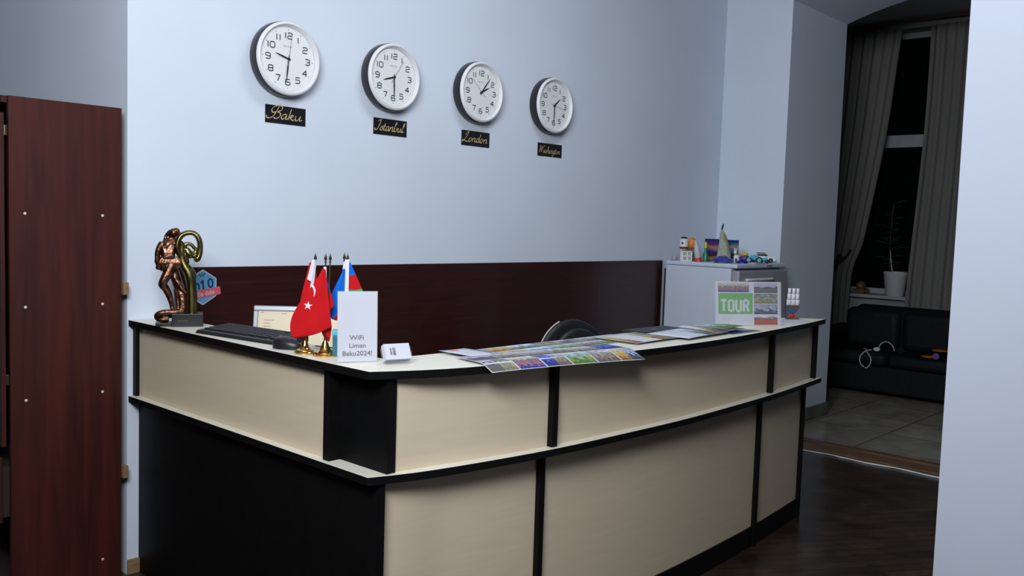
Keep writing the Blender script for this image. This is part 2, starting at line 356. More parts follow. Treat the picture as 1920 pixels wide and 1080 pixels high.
# far room shell
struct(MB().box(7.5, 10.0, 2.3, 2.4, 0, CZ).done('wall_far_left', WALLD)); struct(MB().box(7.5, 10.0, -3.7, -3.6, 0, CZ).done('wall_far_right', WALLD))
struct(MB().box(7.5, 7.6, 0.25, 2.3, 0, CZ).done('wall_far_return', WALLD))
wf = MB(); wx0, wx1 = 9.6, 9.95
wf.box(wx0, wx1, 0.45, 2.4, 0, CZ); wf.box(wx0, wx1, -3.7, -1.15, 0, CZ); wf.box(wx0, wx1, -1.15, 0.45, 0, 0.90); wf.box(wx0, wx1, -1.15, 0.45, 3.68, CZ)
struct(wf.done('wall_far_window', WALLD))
wn = MB().box(9.82, 9.90, -1.15, -1.09, 0.93, 3.68); wn.box(9.82, 9.90, 0.39, 0.45, 0.93, 3.68); wn.box(9.82, 9.9, -1.15, 0.45, 0.93, 0.99); wn.box(9.82, 9.9, -1.15, 0.45, 3.62, 3.68)
wn.box(9.80, 9.90, -1.15, 0.45, 2.49, 2.62); wn.box(9.82, 9.9, -0.72, -0.66, 0.93, 3.68)
W1 = struct(wn.done('window_1', WFRAME, bevel=0.004))
MB().box(9.855, 9.865, -1.1, 0.4, 0.95, 3.66).done('window_pane', NIGHT, W1)
struct(MB().box(9.50, 9.83, -1.2, 0.5, 0.90, 0.935).done('trim_2', WFRAME, bevel=0.004), 'window sill of the dark room')

# dark red wall panel behind the desk
o = tag(MB().box(1.888, 5.70, -0.02, -0.001, 0.45, 1.322).done('wall_panel', MAROON, bevel=0.001), 'long dark red wooden panel on the wall behind the reception desk', 'wall panel')

# ------------------------------------------------------------ cabinet at left
cb = thing('cabinet', 'tall mahogany brown cabinet seen from its side at the left edge', 'cabinet', (1.2, -0.03, 0))
MB().box(0.018, 0.445, 0, 0.02, 0, 1.98).done('side_panel', CABW, cb, bevel=0.001)
MB().box(0.018, 0.445, 0.86, 0.88, 0, 1.98).done('side_panel', CABW, cb)
MB().box(0.0, 0.445, 0.0205, 0.86, 1.955, 1.98).done('top_panel', CABW, cb); MB().box(0.43, 0.445, 0.0205, 0.86, 0.05, 1.955).done('back_panel', CABIN, cb)
MB().box(0.018, 0.43, 0.0205, 0.86, 0.05, 0.07).done('bottom_panel', CABIN, cb)
d1 = MB().box(-0.012, 0.004, 0.004, 0.43, 0.64, 1.915).done('door', CABW, cb, bevel=0.002)
MB().lathe([(0.006, 0), (0.006, -0.02), (0.013, -0.026), (0.012, -0.034)], 16, (0, 0, 0), 'x').done('knob', CHROME, d1).location = (-0.012, 0.4, 1.1)
MB().box(-0.012, 0.004, 0.435, 0.86, 0.64, 1.915).done('door', CABW, cb, bevel=0.002)
MB().box(-0.030, -0.012, 0.002, 0.86, 0.345, 0.60).done('drawer', CABW, cb, bevel=0.002)
MB().box(-0.012, 0.2, 0.02, 0.84, 0.36, 0.56).done('drawer_box', CABIN, cb)
for z in (1.85, 0.9):
    MB().box(0.004, 0.016, 0.006, 0.02, z-0.02, z+0.02).done('hinge', POLE, cb, bevel=0.002)
for z in (1.539, 1.178, 0.814, 0.105):
    for x in (0.073, 0.367):
        MB().lathe([(0.0055, 0), (0.0055, -0.0012), (0.003, -0.002)], 14, (x, 0, z), 'y').done('screw_cap', PIPE, cb, smooth=40)
for z, lab in ((1.239, 'small pale wood block wedged behind the cabinet, the upper one'), (0.463, 'small pale wood block wedged behind the cabinet, the lower one')):
    tag(MB().box(1.6455, 1.668, -0.048, -0.008, z-0.026, z+0.026).done('wood_block', OAK, bevel=0.002), lab, 'wood block', 'wood blocks beside the cabinet')

# ------------------------------------------------------------ reception counter
ct = thing('reception_counter', 'L-shaped reception counter with curved front, maple panels and black trim', 'reception desk', (1.687, 0, 0))
ct.location = (0, 0, 0)
gT = interp([(1.687, -1.625), (1.848, -1.70), (2.026, -1.748), (2.40, -1.80), (2.752, -1.832), (3.1, -1.85), (3.4, -1.848), (3.7, -1.83), (4.077, -1.80), (4.40, -1.768), (4.69, -1.73)])
gL = interp([(1.685, -1.628), (1.90, -1.695), (2.35, -1.765), (2.8, -1.792), (3.277, -1.803), (3.975, -1.778), (4.393, -1.745), (4.72, -1.712)])
xs = frange(1.687, 4.69, 40)
outl = [(1.687, -0.001)] + [(x, gT(x)) for x in xs] + [(4.55, -1.56), (3.4, -1.515), (1.885, -1.455), (1.885, -0.001)]
MB().prism(outl, 1.076, 1.102, top=1).done('countertop', [BLACK, BEIGET], ct, bevel=0.0015)
xl = frange(1.687, 4.72, 40)
outl = [(1.687, -0.001)] + [(x, gL(x)) for x in xl] + [(4.70, -1.55), (1.84, -1.50), (1.84, -0.001)]
MB().prism(outl, 0.752, 0.778, top=1).done('ledge', [BLACK, BEIGET], ct, bevel=0.0015)
# upper band, short side
MB().box(1.722, 1.74, -1.37, -0.03, 0.778, 1.076).done('front_panel', BEIGE, ct)
MB().box(1.707, 1.76, -0.03, -0.001, 0.778, 1.076).done('post', BLACK, ct)
MB().box(1.707, 1.76, -1.402, -1.37, 0.778, 1.076).done('post', BLACK, ct)
MB().box(1.752, 1.775, -1.634, -1.402, 0.778, 1.076).done('corner_panel', BLACK, ct)
MB().box(1.752, 1.785, -1.640, -1.634, 0.778, 1.076).done('post', BLACK, ct)
# upper band, curved side
uo = lambda x: gL(x)+0.042 if x > 1.9 else gL(x)+0.042-0.012*(1.9-x)/0.12
for a, b in ((1.785, 2.405), (2.43, 4.045), (4.07, 4.655)):
    MB().strip(frange(a, b, 14), uo, lambda x: uo(x)+0.018, 0.778, 1.076).done('front_panel', BEIGE, ct, smooth=30)
for a, b in ((2.405, 2.43), (4.045, 4.07), (4.655, 4.68)):
    MB().strip([a, b], lambda x: gL(x)+0.018, lambda x: gL(x)+0.09, 0.778, 1.076).done('post', BLACK, ct)
# lower part
MB().box(1.733, 1.752, -1.634, -0.001, 0.0, 0.752).done('side_panel', BLACK, ct)
lo = lambda x: gL(x)+0.088 - 0.035*max(0, (2.0-x)/0.25)
for a, b in ((1.752, 2.405), (2.43, 4.045), (4.07, 4.655)):
    MB().strip(frange(a, b, 14), lo, lambda x: lo(x)+0.018, 0.10, 0.752).done('lower_panel', BEIGE, ct, smooth=30)
for a, b in ((2.405, 2.43), (4.045, 4.07), (4.655, 4.68)):
    MB().strip([a, b], lambda x: gL(x)+0.068, lambda x: gL(x)+0.2, 0.0, 0.752).done('post', BLACK, ct)
MB().strip(frange(1.752, 4.655, 30), lambda x: lo(x)-0.008, lambda x: lo(x)+0.02, 0, 0.10).done('plinth', BLACK, ct)
MB().box(1.86, 4.65, -1.50, -1.05, 0.70, 0.725).done('work_desk', BEIGET, ct); MB().box(1.86, 2.45, -1.05, -0.03, 0.70, 0.725).done('work_desk', BEIGET, ct)
MB().box(4.63, 4.65, -1.50, -1.05, 0, 0.70).done('side_panel', BLACK, ct)

# ------------------------------------------------------------ wall clocks
SEG = {'0': [[(0.2, 0), (0.8, 0), (1, .2), (1, .8), (.8, 1), (.2, 1), (0, .8), (0, .2), (.2, 0)]],
 '1': [[(.5, 0), (.5, 1)]],
 '2': [[(0, .85), (.2, 1), (.8, 1), (1, .85), (1, .6), (.8, .5), (.2, .5), (0, .35), (0, 0), (1, 0)]],
 '3': [[(0, 1), (.8, 1), (1, .85), (1, .65), (.8, .5), (.3, .5)], [(.8, .5), (1, .35), (1, .15), (.8, 0), (0, 0)]],
 '4': [[(.75, -.05), (.75, 1)], [(.78, 1), (.02, .3)], [(-.05, .3), (1, .3)]],
 '5': [[(1, 1), (.1, 1), (.05, .58), (.8, .58), (1, .45), (1, .15), (.8, 0), (0, 0)]],
 '6': [[(.95, 1), (.2, 1), (0, .85), (0, .15), (.2, 0), (.8, 0), (1, .15), (1, .4), (.8, .53), (0, .53)]],
 '7': [[(0, 1), (1.05, 1)], [(.98, 1), (.45, 0)]],
 '8': [[(.2, 0), (.8, 0), (1, .15), (1, .38), (.8, .52), (.2, .52), (0, .65), (0, .87), (.2, 1), (.8, 1), (1, .87), (1, .65), (.8, .52)], [(.2, .52), (0, .38), (0, .15), (.2, 0)]],
 '9': [[(.05, 0), (.8, 0), (1, .15), (1, .85), (.8, 1), (.2, 1), (0, .85), (0, .6), (.2, .47), (1, .47)]]}
def digits(mb, s, cx, cz, w_, h, wd, y):
    wid = [w_*(0.45 if c == '1' else 1) for c in s]; tot = sum(wid)+0.25*w_*(len(s)-1); x = cx-tot/2
    for c, ww in zip(s, wid):
        for st in SEG[c]: pen(mb, [(x+p[0]*ww, cz-h/2+p[1]*h) for p in st], y, wd)
        x += ww+0.25*w_
def clock(x, z, hours, mins, secs, label):
    t = thing('wall_clock', label, 'clock', (x, -0.0005, z), 0, 'world time wall clocks'); t.scale = (1, 1.3, 1)
    MB().lathe([(0.150, 0), (0.168, -0.002), (0.1735, -0.010), (0.1735, -0.038), (0.170, -0.046), (0.160, -0.046), (0.155, -0.040)], 72, axis='y').done('case', CASEK, t, smooth=40)
    MB().lathe([(0.1695, -0.0465), (0.1700, -0.054), (0.1655, -0.0595), (0.158, -0.060), (0.1475, -0.045), (0.1465, -0.0468)], 72, axis='y', cap=False).done('rim', WHITEP, t, smooth=50)
    MB().lathe([(0.1475, -0.043), (0.1475, -0.0445)], 64, axis='y').done('dial', DIAL, t)
    for k in range(1, 13):
        n = MB(); a = math.radians(30*k); r = 0.107
        digits(n, str(k), r*math.sin(a), r*math.cos(a), 0.0245, 0.0262, 0.0048, -0.0447)
        q = 0.134; n.quad([(q*math.sin(a)-.002, -0.0447, q*math.cos(a)-.002), (q*math.sin(a)+.002, -0.0447, q*math.cos(a)-.002), (q*math.sin(a)+.002, -0.0447, q*math.cos(a)+.002), (q*math.sin(a)-.002, -0.0447, q*math.cos(a)+.002)])
        n.done('numeral', INK, t)
    b = MB(); text_into(b, 'RHYTHM', 0.0125, -0.002, 0.056, -0.0447, sx=0.9); b.done('maker_name', GREYINK, t)
    def hand(name, deg, prof, y, m):
        a = math.radians(deg); h = MB(); s_, c_ = math.sin(a), math.cos(a)
        L = [(r*s_-w_*c_, r*c_+w_*s_) for r, w_ in prof]; R = [(r*s_+w_*c_, r*c_-w_*s_) for r, w_ in prof]
        h.prism(L+R[::-1], y-0.0006, y+0.0006, axis='y'); h.done(name, m, t)
    hand('hour_hand', hours, [(-0.012, .003), (0.0, .0035), (0.03, .004), (0.05, .003), (0.072, .0008)], -0.0475, INK)
    hand('minute_hand', mins, [(-0.016, .002), (0.0, .0025), (0.045, .0035), (0.07, .0028), (0.106, .0007)], -0.0495, INK)
    hand('second_hand', secs, [(-0.035, .0008), (-.034, .0008), (0.108, .0004)], -0.0513, GREYINK)
    MB().lathe([(0.006, -0.046), (0.006, -0.0525), (0.002, -0.0533)], 20, axis='y').done('hub', INK, t, smooth=40)
clock(2.413, 2.294, 285.5, 186, 7, 'round black and white wall clock above the Baku plaque, leftmost')
clock(3.050, 2.298, 254, 178.5, 33, 'round black and white wall clock above the İstanbul plaque')
clock(3.695, 2.303, 63, 38, 311, 'round black and white wall clock above the London plaque')
clock(4.344, 2.303, 50, 182, 101, 'round black and white wall clock above the Washington plaque, rightmost')

# script lettering for the plaques; one unit is the x-height
LET = {
 'a': (1.0, [[(.72, .82), (.5, 1), (.2, .82), (.06, .4), (.2, .04), (.45, .12), (.75, .9), (.70, .4), (.78, .04), (1.02, .25)]]),
 'k': (1.0, [[(.1, 0), (.12, 1), (.14, 2.1)], [(.14, .45), (.45, .95), (.65, .85), (.55, .6), (.3, .55), (.55, .15), (.8, 0), (1.02, .25)]]),
 'u': (1.05, [[(.05, .95), (.06, .4), (.2, .03), (.5, .2), (.72, .95)], [(.72, .95), (.70, .35), (.82, .03), (1.08, .25)]]),
 's': (.8, [[(-.05, .15), (.45, 1.05), (.5, .75), (.7, .35), (.5, .03), (.2, .05), (.1, .2)]]),
 't': (.6, [[(.2, 1.7), (.14, .5), (.25, .03), (.6, .25)], [(-.08, 1.05), (.5, 1.08)]]),
 'n': (1.05, [[(.08, .95), (.08, 0)], [(.08, .5), (.4, .98), (.68, .85), (.65, .3), (.8, .03), (1.06, .25)]]),
 'b': (.95, [[(.05, 1.0), (.3, 1.9), (.22, 2.2), (.1, 1.9), (.08, .3), (.3, .02), (.62, .2), (.68, .7), (.5, .95), (.7, .8), (.95, .85)]]),
 'l': (.6, [[(-.05, .3), (.35, 1.7), (.28, 2.2), (.14, 1.9), (.12, .4), (.25, .03), (.6, .25)]]),
 'o': (.95, [[(.5, .98), (.2, .85), (.06, .4), (.25, .03), (.55, .1), (.72, .5), (.6, .9), (.45, .95), (.7, .75), (.98, .8)]]),
 'd': (1.0, [[(.72, .82), (.5, 1), (.2, .82), (.06, .4), (.2, .04), (.45, .12), (.72, .8)], [(.80, 2.1), (.72, .5), (.78, .04), (1.02, .25)]]),
 'h': (1.05, [[(-.05, .2), (.3, 1.8), (.22, 2.2), (.1, 1.8), (.08, 0)], [(.08, .5), (.4, .98), (.68, .85), (.65, .3), (.8, .03), (1.06, .25)]]),
 'i': (.55, [[(.12, .95), (.1, .35), (.22, .03), (.55, .25)], [(.2, 1.42), (.24, 1.52)]]),
 'g': (1.0, [[(.72, .82), (.5, 1), (.2, .82), (.06, .4), (.2, .04), (.45, .12), (.74, .9), (.68, -.6), (.45, -.95), (.2, -.8), (.4, -.3), (1.02, .25)]]),
 'B': (1.9, [[(1.25, 2.35), (1.0, 1.2), (.85, .5), (.5, .05), (.15, -.05), (-.15, .2), (-.1, .5)], [(1.0, 1.25), (.6, 1.1), (.35, 1.5), (.5, 2.1), (1.0, 2.45), (1.5, 2.45), (1.75, 2.1), (1.6, 1.6), (1.2, 1.3), (1.55, 1.15), (1.75, .75), (1.55, .2), (1.15, 0), (.9, .15)]]),
 'I': (1.2, [[(.3, 2.0), (.6, 2.3), (.95, 2.2), (.85, 1.2), (.65, .35), (.35, .02), (.0, .1), (-.05, .4)], [(.95, 2.52), (.98, 2.68)]]),
 'L': (1.5, [[(.4, 1.5), (.75, 2.3), (1.1, 2.35), (1.0, 1.8), (.72, 1.0), (.5, .35), (.15, .0), (-.05, .2), (.3, .35), (.8, .05), (1.3, .0), (1.55, .3)]]),
 'W': (2.2, [[(-.05, 2.0), (.25, 2.3), (.4, 1.9), (.35, .1)], [(.35, .1), (1.15, 2.2), (1.1, .05)], [(1.1, .05), (1.75, 1.5), (2.0, 2.3), (2.3, 2.2)]]),
}
def plaque(x0, x1, z0, z1, word, label, xh, fit):
    wd = x1-x0; t = thing('name_plaque', label, 'sign', ((x0+x1)/2, -0.0005, (z0+z1)/2), 0, 'city name plaques')
    MB().box(-wd/2, wd/2, -0.003, 0, -(z1-z0)/2, (z1-z0)/2).done('plate', CASEK, t, bevel=0.0006)
    tot = sum(LET[c][0] for c in word); sx = fit/tot
    m = MB(); x = -fit/2 - 0.002; zb = -0.020
    for c in word:
        for st in LET[c][1]:
            pth = cr([(x+p[0]*sx + p[1]*xh*0.33 - 0.006, zb+p[1]*xh) for p in st], 6)
            pen(m, pth, -0.0036, 0.0062 if xh > .02 else 0.0045, nib=(0.75, 0.42))
        x += LET[c][0]*sx
    m.done('lettering', GOLD, t)
plaque(2.330, 2.552, 1.997, 2.081, 'Baku', 'black plaque with gold script reading Baku', 0.0250, 0.190)
plaque(2.969, 3.194, 2.003, 2.088, 'Istanbul', 'black plaque with gold script reading İstanbul', 0.0225, 0.196)
plaque(3.604, 3.832, 2.000, 2.086, 'London', 'black plaque with gold script reading London', 0.0235, 0.202)
plaque(4.266, 4.500, 1.990, 2.072, 'Washington', 'black plaque with gold script reading Washington', 0.0190, 0.208)

# ------------------------------------------------------------ statue on the counter
K = 0.00214
st = thing('statue', 'bronze draped figure leaning on a golden ribbon sculpture with black base', 'statue', (1.785, -0.30, 1.102), -math.radians(27))
st.scale = (0.97, 0.97, 1)
def S(u, v_, y=0.0): return ((u-350)*K, y, (612-v_)*K)
b = MB(); b.box(-0.052, 0.072, -0.045, 0.05, 0, 0.052); b.done('base', BPLAST, st, bevel=0.002)
b = MB(); b.box(-0.115, -0.052, -0.030, 0.055, 0, 0.014); b.done('base', BPLAST, st, bevel=0.002)
b = MB(); b.box(-0.030, 0.012, -0.0462, -0.0452, 0.022, 0.027); b.done('name_strip', POLE, st)
fg = MB()
def T(mb, pts, n=5, seg=10, flat=(1, 1)):
    q = cr([(*S(p[0], p[1], p[3] if len(p) > 3 else 0), p[2]*K) for p in pts], n); mb.tube([c[:3] for c in q], [max(0.0008, c[3]) for c in q], seg, flat)
# torso, neck, head thrown back
T(fg, [(319, 502, 15), (318, 490, 14.5), (319, 478, 12.5), (320, 466, 14.5), (321, 457, 14.5), (324, 450, 8), (327, 444, 5.5), (329, 439, 5)], flat=(1, .7))
fg.ball(S(328, 436), (8*K, 9*K, 9*K)); fg.ball(S(333, 432, .004), (7*K, 9*K, 6*K)); fg.ball(S(321, 438, .004), (4.5*K, 7*K, 5*K))
T(fg, [(323, 432, 3.5, .006), (316, 440, 3.5, .01), (312, 449, 2.5, .01), (309, 455, 2, .01)]); T(fg, [(335, 431, 3.5, .0), (339, 439, 3.5, .0), (340, 450, 2.5, 0)])
T(fg, [(309, 455, 6.5), (304, 463, 6.5), (300, 474, 5.6), (299, 485, 4.6), (300, 495, 4), (304, 501, 4)])
T(fg, [(330, 455, 7), (340, 455, 6), (346, 461, 5), (348, 472, 4), (346, 484, 4)])
for k in range(9):
    a = k*0.75; T(fg, [(309+k*2.6, 461+4*math.sin(a), 2.6, -.020), (313+k*1.6, 472+3*math.cos(a), 3.0, -.025), (311+k*2.2, 483, 2.4, -.026)], 3, 6)
for k in range(13):
    u = 303+k*3.1; T(fg, [(309+k*2.1, 481, 3.4, -.018+.005*(k % 2)), (u, 492, 4.6, -.022+.006*(k % 2)), (u-1-(4 if k < 2 else 0), 504+2*(k % 3)-k*0.3, 2.6, -.016)], 3, 7)
T(fg, [(308, 490, 5), (300, 490, 3.6), (296, 489, 2.4), (298, 496, 2)])
T(fg, [(324, 498, 10, -.012), (319, 510, 9.5, -.020), (312, 524, 8.5, -.025), (309, 533, 8, -.022), (314, 540, 7.5, -.008), (320, 552, 6.5, .0), (324, 565, 5.2, 0), (326, 576, 4, 0), (327, 585, 4, -.004), (321, 588, 3.4, -.014)])
T(fg, [(328, 505, 10, .01), (334, 525, 10, .012), (341, 545, 9.5, .012), (345, 562, 10, .01), (346, 585, 10, .008)])
T(fg, [(330, 518, 6, 0), (342, 538, 4.2, -.006), (353, 550, 3, -.006)])
T(fg, [(334, 542, 6, .01), (338, 562, 7, .01), (339, 583, 8, .01)])
T(fg, [(346, 588, 7, 0), (335, 586, 6, -.01), (318, 586, 6, -.012), (305, 588, 6, -.008), (299, 594, 6, 0), (304, 600, 5, .004), (320, 600, 6, .01)])
T(fg, [(300, 590, 4, .01), (312, 592, 6, .012), (330, 590, 8, .014), (345, 590, 8, .014)])
fg.done('figure', BRONZE, st, smooth=60, mods=[('REMESH', dict(mode='VOXEL', voxel_size=0.0026, use_smooth_shade=True)), ('SMOOTH', dict(factor=0.5, iterations=2))])
gd = MB()
T(gd, [(363, 592, 10.5), (363, 570, 10), (362, 545, 9.6), (361, 530, 9.5), (359, 518, 10), (355, 508, 9.5), (349, 498, 8.5), (345, 487, 7.5), (343, 476, 7), (344, 466, 6), (342, 455, 6)], flat=(1, 1.2))
T(gd, [(339, 478, 5), (335, 462, 6), (337, 450, 6), (342, 441, 5.6), (352, 435.5, 5), (363, 435, 5), (371, 440, 5.4), (376, 450, 5.8), (377.5, 464, 5.8), (375.5, 477, 6), (371, 485, 6.5), (369, 490, 3)], flat=(1, 2.4))
T(gd, [(346, 462, 5), (353, 456, 4), (361, 457.5, 3.6), (366, 463, 3.6), (370, 468, 3), (366, 474, 4.5), (360, 477, 7), (355, 472, 7), (352, 464, 5)])
T(gd, [(354, 474, 6), (350, 482, 5), (353, 489, 5), (351, 495, 4.6), (357, 501, 5), (362, 508, 5.6), (366, 516, 5), (365, 524, 5)])
gd.done('ribbon_column', OLDGOLD, st, smooth=60, mods=[('REMESH', dict(mode='VOXEL', voxel_size=0.0026, use_smooth_shade=True)), ('SMOOTH', dict(factor=0.5, iterations=3))])

# ------------------------------------------------------------ hexagonal sticker
hx = thing('hexagonal_sign', 'blue hexagonal sticker with red band on the dark red wall panel', 'sign', (2.012, -0.0205, 1.232))
HR = 0.080
hexa = lambda r: [(r*math.sin(math.radians(60*k))*0.94, r*math.cos(math.radians(60*k))) for k in range(6)]
MB().prism(hexa(HR), -0.004, 0, axis='y').done('backing', PAPER, hx); MB().prism(hexa(HR*0.93), -0.0046, -0.0041, axis='y').done('face', LOGOB, hx)
b = MB(); b.X = Matrix.Translation((0.0, 0, -0.028)) @ Matrix.Rotation(-0.16, 4, 'Y'); b.box(-0.055, 0.085, -0.0062, -0.005, -0.018, 0.018); b.done('band', LOGOR, hx)
b = MB(); b.X = Matrix.Translation((0.014, 0, -0.027)) @ Matrix.Rotation(-0.16, 4, 'Y'); text_into(b, 'Sa öde', 0.030, 0, 0, -0.0068, bold=0.0006); b.done('lettering', PAPER, hx)
b = MB(); b.X = Matrix.Translation((-0.002, 0, 0.012)) @ Matrix.Rotation(-0.10, 4, 'Y'); text_into(b, 'm', 0.062, -0.036, 0, -0.0052, bold=0.0012); text_into(b, '0', 0.062, 0.038, 0.0, -0.0052, bold=0.0012); pen(b, [(0.002, -0.021), (0.002, 0.021)], -0.0052, 0.0085); pen(b, [(0.004, 0.019), (-0.010, 0.008)], -0.0052, 0.007)
for a in (-0.5, 0.0, 0.5): pen(b, [(0.0+0.012*math.sin(a), 0.026+0.012*math.cos(a)), (0.030*math.sin(a), 0.026+0.030*math.cos(a)-0.002)], -0.0052, 0.004)
b.done('lettering', LOGON, hx)

# ------------------------------------------------------------ keyboard, mouse
kb = thing('keyboard', 'black computer keyboard lying along the left counter top', 'keyboard', (1.815, -0.755, 1.102), -PI/2+0.13)
def kbh(y): return 0.012+0.012*(y+0.075)/0.15
pr = [(-0.080, 0.004), (-0.070, 0.013), (0.066, 0.026), (0.074, 0.020), (0.074, 0.0), (-0.080, 0)]
MB().prism([(a, b_) for a, b_ in pr], -0.232, 0.232, axis='x').done('body', BPLAST, kb, bevel=0.003)
keys = MB(); 
for r in range(6):
    y = -0.050+r*0.0195; x = -0.215
    while x < 0.214:
        w_ = 0.0165
        if r == 0 and -0.12 < x < -0.05: w_ = 0.105
        if r in (1, 2, 3) and x < -0.21: w_ = 0.026
        if 0.076 < x < 0.088 or 0.148 < x < 0.158: x += 0.006; continue
        z = 0.0135+(y+0.070)*0.0956
        keys.box(x, x+w_, y, y+0.0165, z-0.001, z+0.0055); x += w_+0.0027
keys.done('keys', KEYM, kb, bevel=0.0012)
ms = thing('computer_mouse', 'black computer mouse with a red logo beside the keyboard', 'mouse', (1.765, -1.085, 1.102), -1.05)
def mfn(u, v_):
    a = 2*PI*u; r = math.sin(v_*PI/2); x = 0.062*r*math.cos(a); y = 0.036*r*math.sin(a)*(1-0.12*math.cos(a))
    return (x, y, 0.0005+0.040*math.cos(v_*PI/2)**0.6*(1-0.28*math.cos(a)*r))
MB().grid(mfn, 28, 12).done('body', BPLAST, ms, smooth=70)
MB().ball((-0.036, 0.004, 0.0385), (0.009, 0.013, 0.004)).done('logo', REDP, ms, smooth=60)
MB().lathe([(0.008, -0.003), (0.008, 0.003)], 16, (0.035, 0, 0.030), 'y').done('scroll_wheel', TYRE, ms)
tag(MB().tube(cr([(1.86, -1.10, 1.106), (1.88, -1.15, 1.106), (1.875, -1.2, 1.106), (1.892, -1.26, 1.1), (1.90, -1.28, 1.0)], 6), 0.002, 6).done('mouse_cable', BPLAST, smooth=60), 'thin black mouse cable running over the counter edge', 'cable')

# ------------------------------------------------------------ monitor on the work desk
mo = thing('monitor', 'silver framed monitor with a lit beige document behind the flags', 'monitor', (2.145, -0.58, 0.725), -math.radians(30+12))
LB = Matrix.Translation((0, 0, 0.112)) @ Matrix.Rotation(-0.20, 4, 'X')
b = MB(); b.X = LB; W2, H0, H1 = 0.20, 0.0, 0.352
b.box(-W2, W2, 0.0, 0.022, H0, H0+0.022); b.box(-W2, W2, 0, 0.022, H1-0.022, H1); b.box(-W2, -W2+0.02, 0, 0.022, H0+.022, H1-.022); b.box(W2-0.02, W2, 0, 0.022, H0+.022, H1-.022)
fr = b.done('frame', SILVER, mo, bevel=0.004)
b = MB(); b.X = LB; b.box(-W2+.02, W2-.02, 0.007, 0.02, H0+.022, H1-.022); b.done('screen', SCREEN, mo)
b = MB(); b.X = LB; b.box(-W2+.01, W2-.01, 0.022, 0.045, H0+.01, H1-.01); b.done('back_shell', BPLAST, mo, bevel=0.008)
for x, z, l in ((-.155, .290, .040), (-.158, .277, .026), (-.158, .264, .032), (-.158, .251, .036), (-.085, .318, .022), (-.09, .19, .024), (-.09, .168, .020), (-.172, .322, .014)):
    b = MB(); b.X = LB; b.box(x, x+l, 0.0062, 0.0068, z, z+0.003); b.done('text_line', SCRINK, mo)
b = MB(); b.lathe([(0.11, 0), (0.11, 0.008), (0.03, 0.014), (0.025, 0.10)], 32, (0, 0.05, 0)); b.done('stand', SILVER, mo, smooth=40)

# ------------------------------------------------------------ table flags
def flagstand(loc, label, poles, r0=0.034):
    t = thing('table_flag_stand', label, 'flag', loc, -math.radians(35), 'table flags on brass stands')
    MB().lathe([(r0, 0), (r0, 0.004), (r0*.85, 0.008), (r0*.8, 0.012), (r0*.5, 0.017), (r0*.33, 0.028), (r0*.25, 0.04), (0.0045, 0.052), (0.0045, 0.06)], 36).done('base', BRASS, t, smooth=40)
    for (x0, y0, x1, y1, h) in poles:
        p = MB().tube([(x0, y0, 0.05), (x1, y1, h-0.03)], 0.0024, 10).done('pole', POLE, t, smooth=60)
        f_ = MB(); f_.lathe([(0.0022, 0), (0.0045, 0.004), (0.0022, 0.008), (0.0055, 0.013), (0.0015, 0.030), (0.0003, 0.034)], 16); q = f_.done('finial', POLE, p, smooth=50); q.location = (x1, y1, h-0.034)
    return t
def cloth(name, pts, m, parent, th=0.0012, waves=0.006, wk=3.0, nu=26, nv=26, mats=None, bands=None, depth=0.0, bulge=0.008):
    """hanging cloth through four corners: top-left, top-right, bottom-right, bottom-left (x, z) with folds in depth"""
    A, B, C_, D = pts
    def fn(u, v_):
        x = (1-u)*(1-v_)*D[0]+u*(1-v_)*C_[0]+u*v_*B[0]+(1-u)*v_*A[0]
        z = (1-u)*(1-v_)*D[1]+u*(1-v_)*C_[1]+u*v_*B[1]+(1-u)*v_*A[1]
        return (x-bulge*v_*(1-v_)**2*(1-u)*6.75, depth+waves*math.sin(wk*PI*u+1.5*v_)*(0.25+0.75*(1-v_)), z-0.004*math.sin(PI*u)*(1-v_)*2)
    g = MB()
    grid = [[fn(i/nu, j/nv) for i in range(nu+1)] for j in range(nv+1)]
    vs = [[g.v(p) for p in row] for row in grid]
    for j in range(nv):
        for i in range(nu):
            fc = g.f([vs[j][i], vs[j][i+1], vs[j+1][i+1], vs[j+1][i]])
            if bands: fc.material_index = bands((i+.5)/nu, (j+.5)/nv)
    o = g.done(name, mats or m, parent, smooth=80, mods=[('SOLIDIFY', dict(thickness=th, offset=0))])
    return o, fn
KF = 0.00160   # metres per picture pixel here
# front left brass base, pole leaning right, white-hemmed red flag mostly behind
f1 = flagstand((1.745, -1.205, 1.102), 'left brass flag stand with leaning pole and white-hemmed red flag behind', [(0, 0, 0.030, 0.012, 0.340)], 0.036)
cloth('flag', [(0.010, 0.305), (0.030, 0.312), (0.050, 0.080), (-0.02, 0.105)], REDF, f1, depth=0.016, nu=12)
b = MB(); b.tube([(0.0285, 0.0115, 0.314), (0.019, 0.010, 0.21)], [0.0062, 0.0062], 10, (1, .7)); b.done('sleeve', WHITEF, f1, smooth=60)
b = MB(); b.prism([(0.004, 0.25), (0.019, 0.316), (0.030, 0.316), (0.020, 0.24)], 0.003, 0.0045, axis='y'); b.done('hem', WHITEF, f1)
# second stand: two poles
f2 = flagstand((1.772, -1.282, 1.102), 'brass flag stand with the large red flag bearing a white star and crescent', [(0, 0, -0.003, 0.0, 0.342), (0.004, 0.010, 0.012, 0.012, 0.342)], 0.042)
KX = 0.00158
def FP(u, v_): return ((u-600)*KX, (668-v_)*KX)
o, fn = cloth('flag', [FP(592, 484), FP(598, 486), FP(613, 607), FP(534, 631)], REDF, f2, depth=-0.010, waves=0.005, wk=2.2, nu=30, nv=40, bulge=0.032)
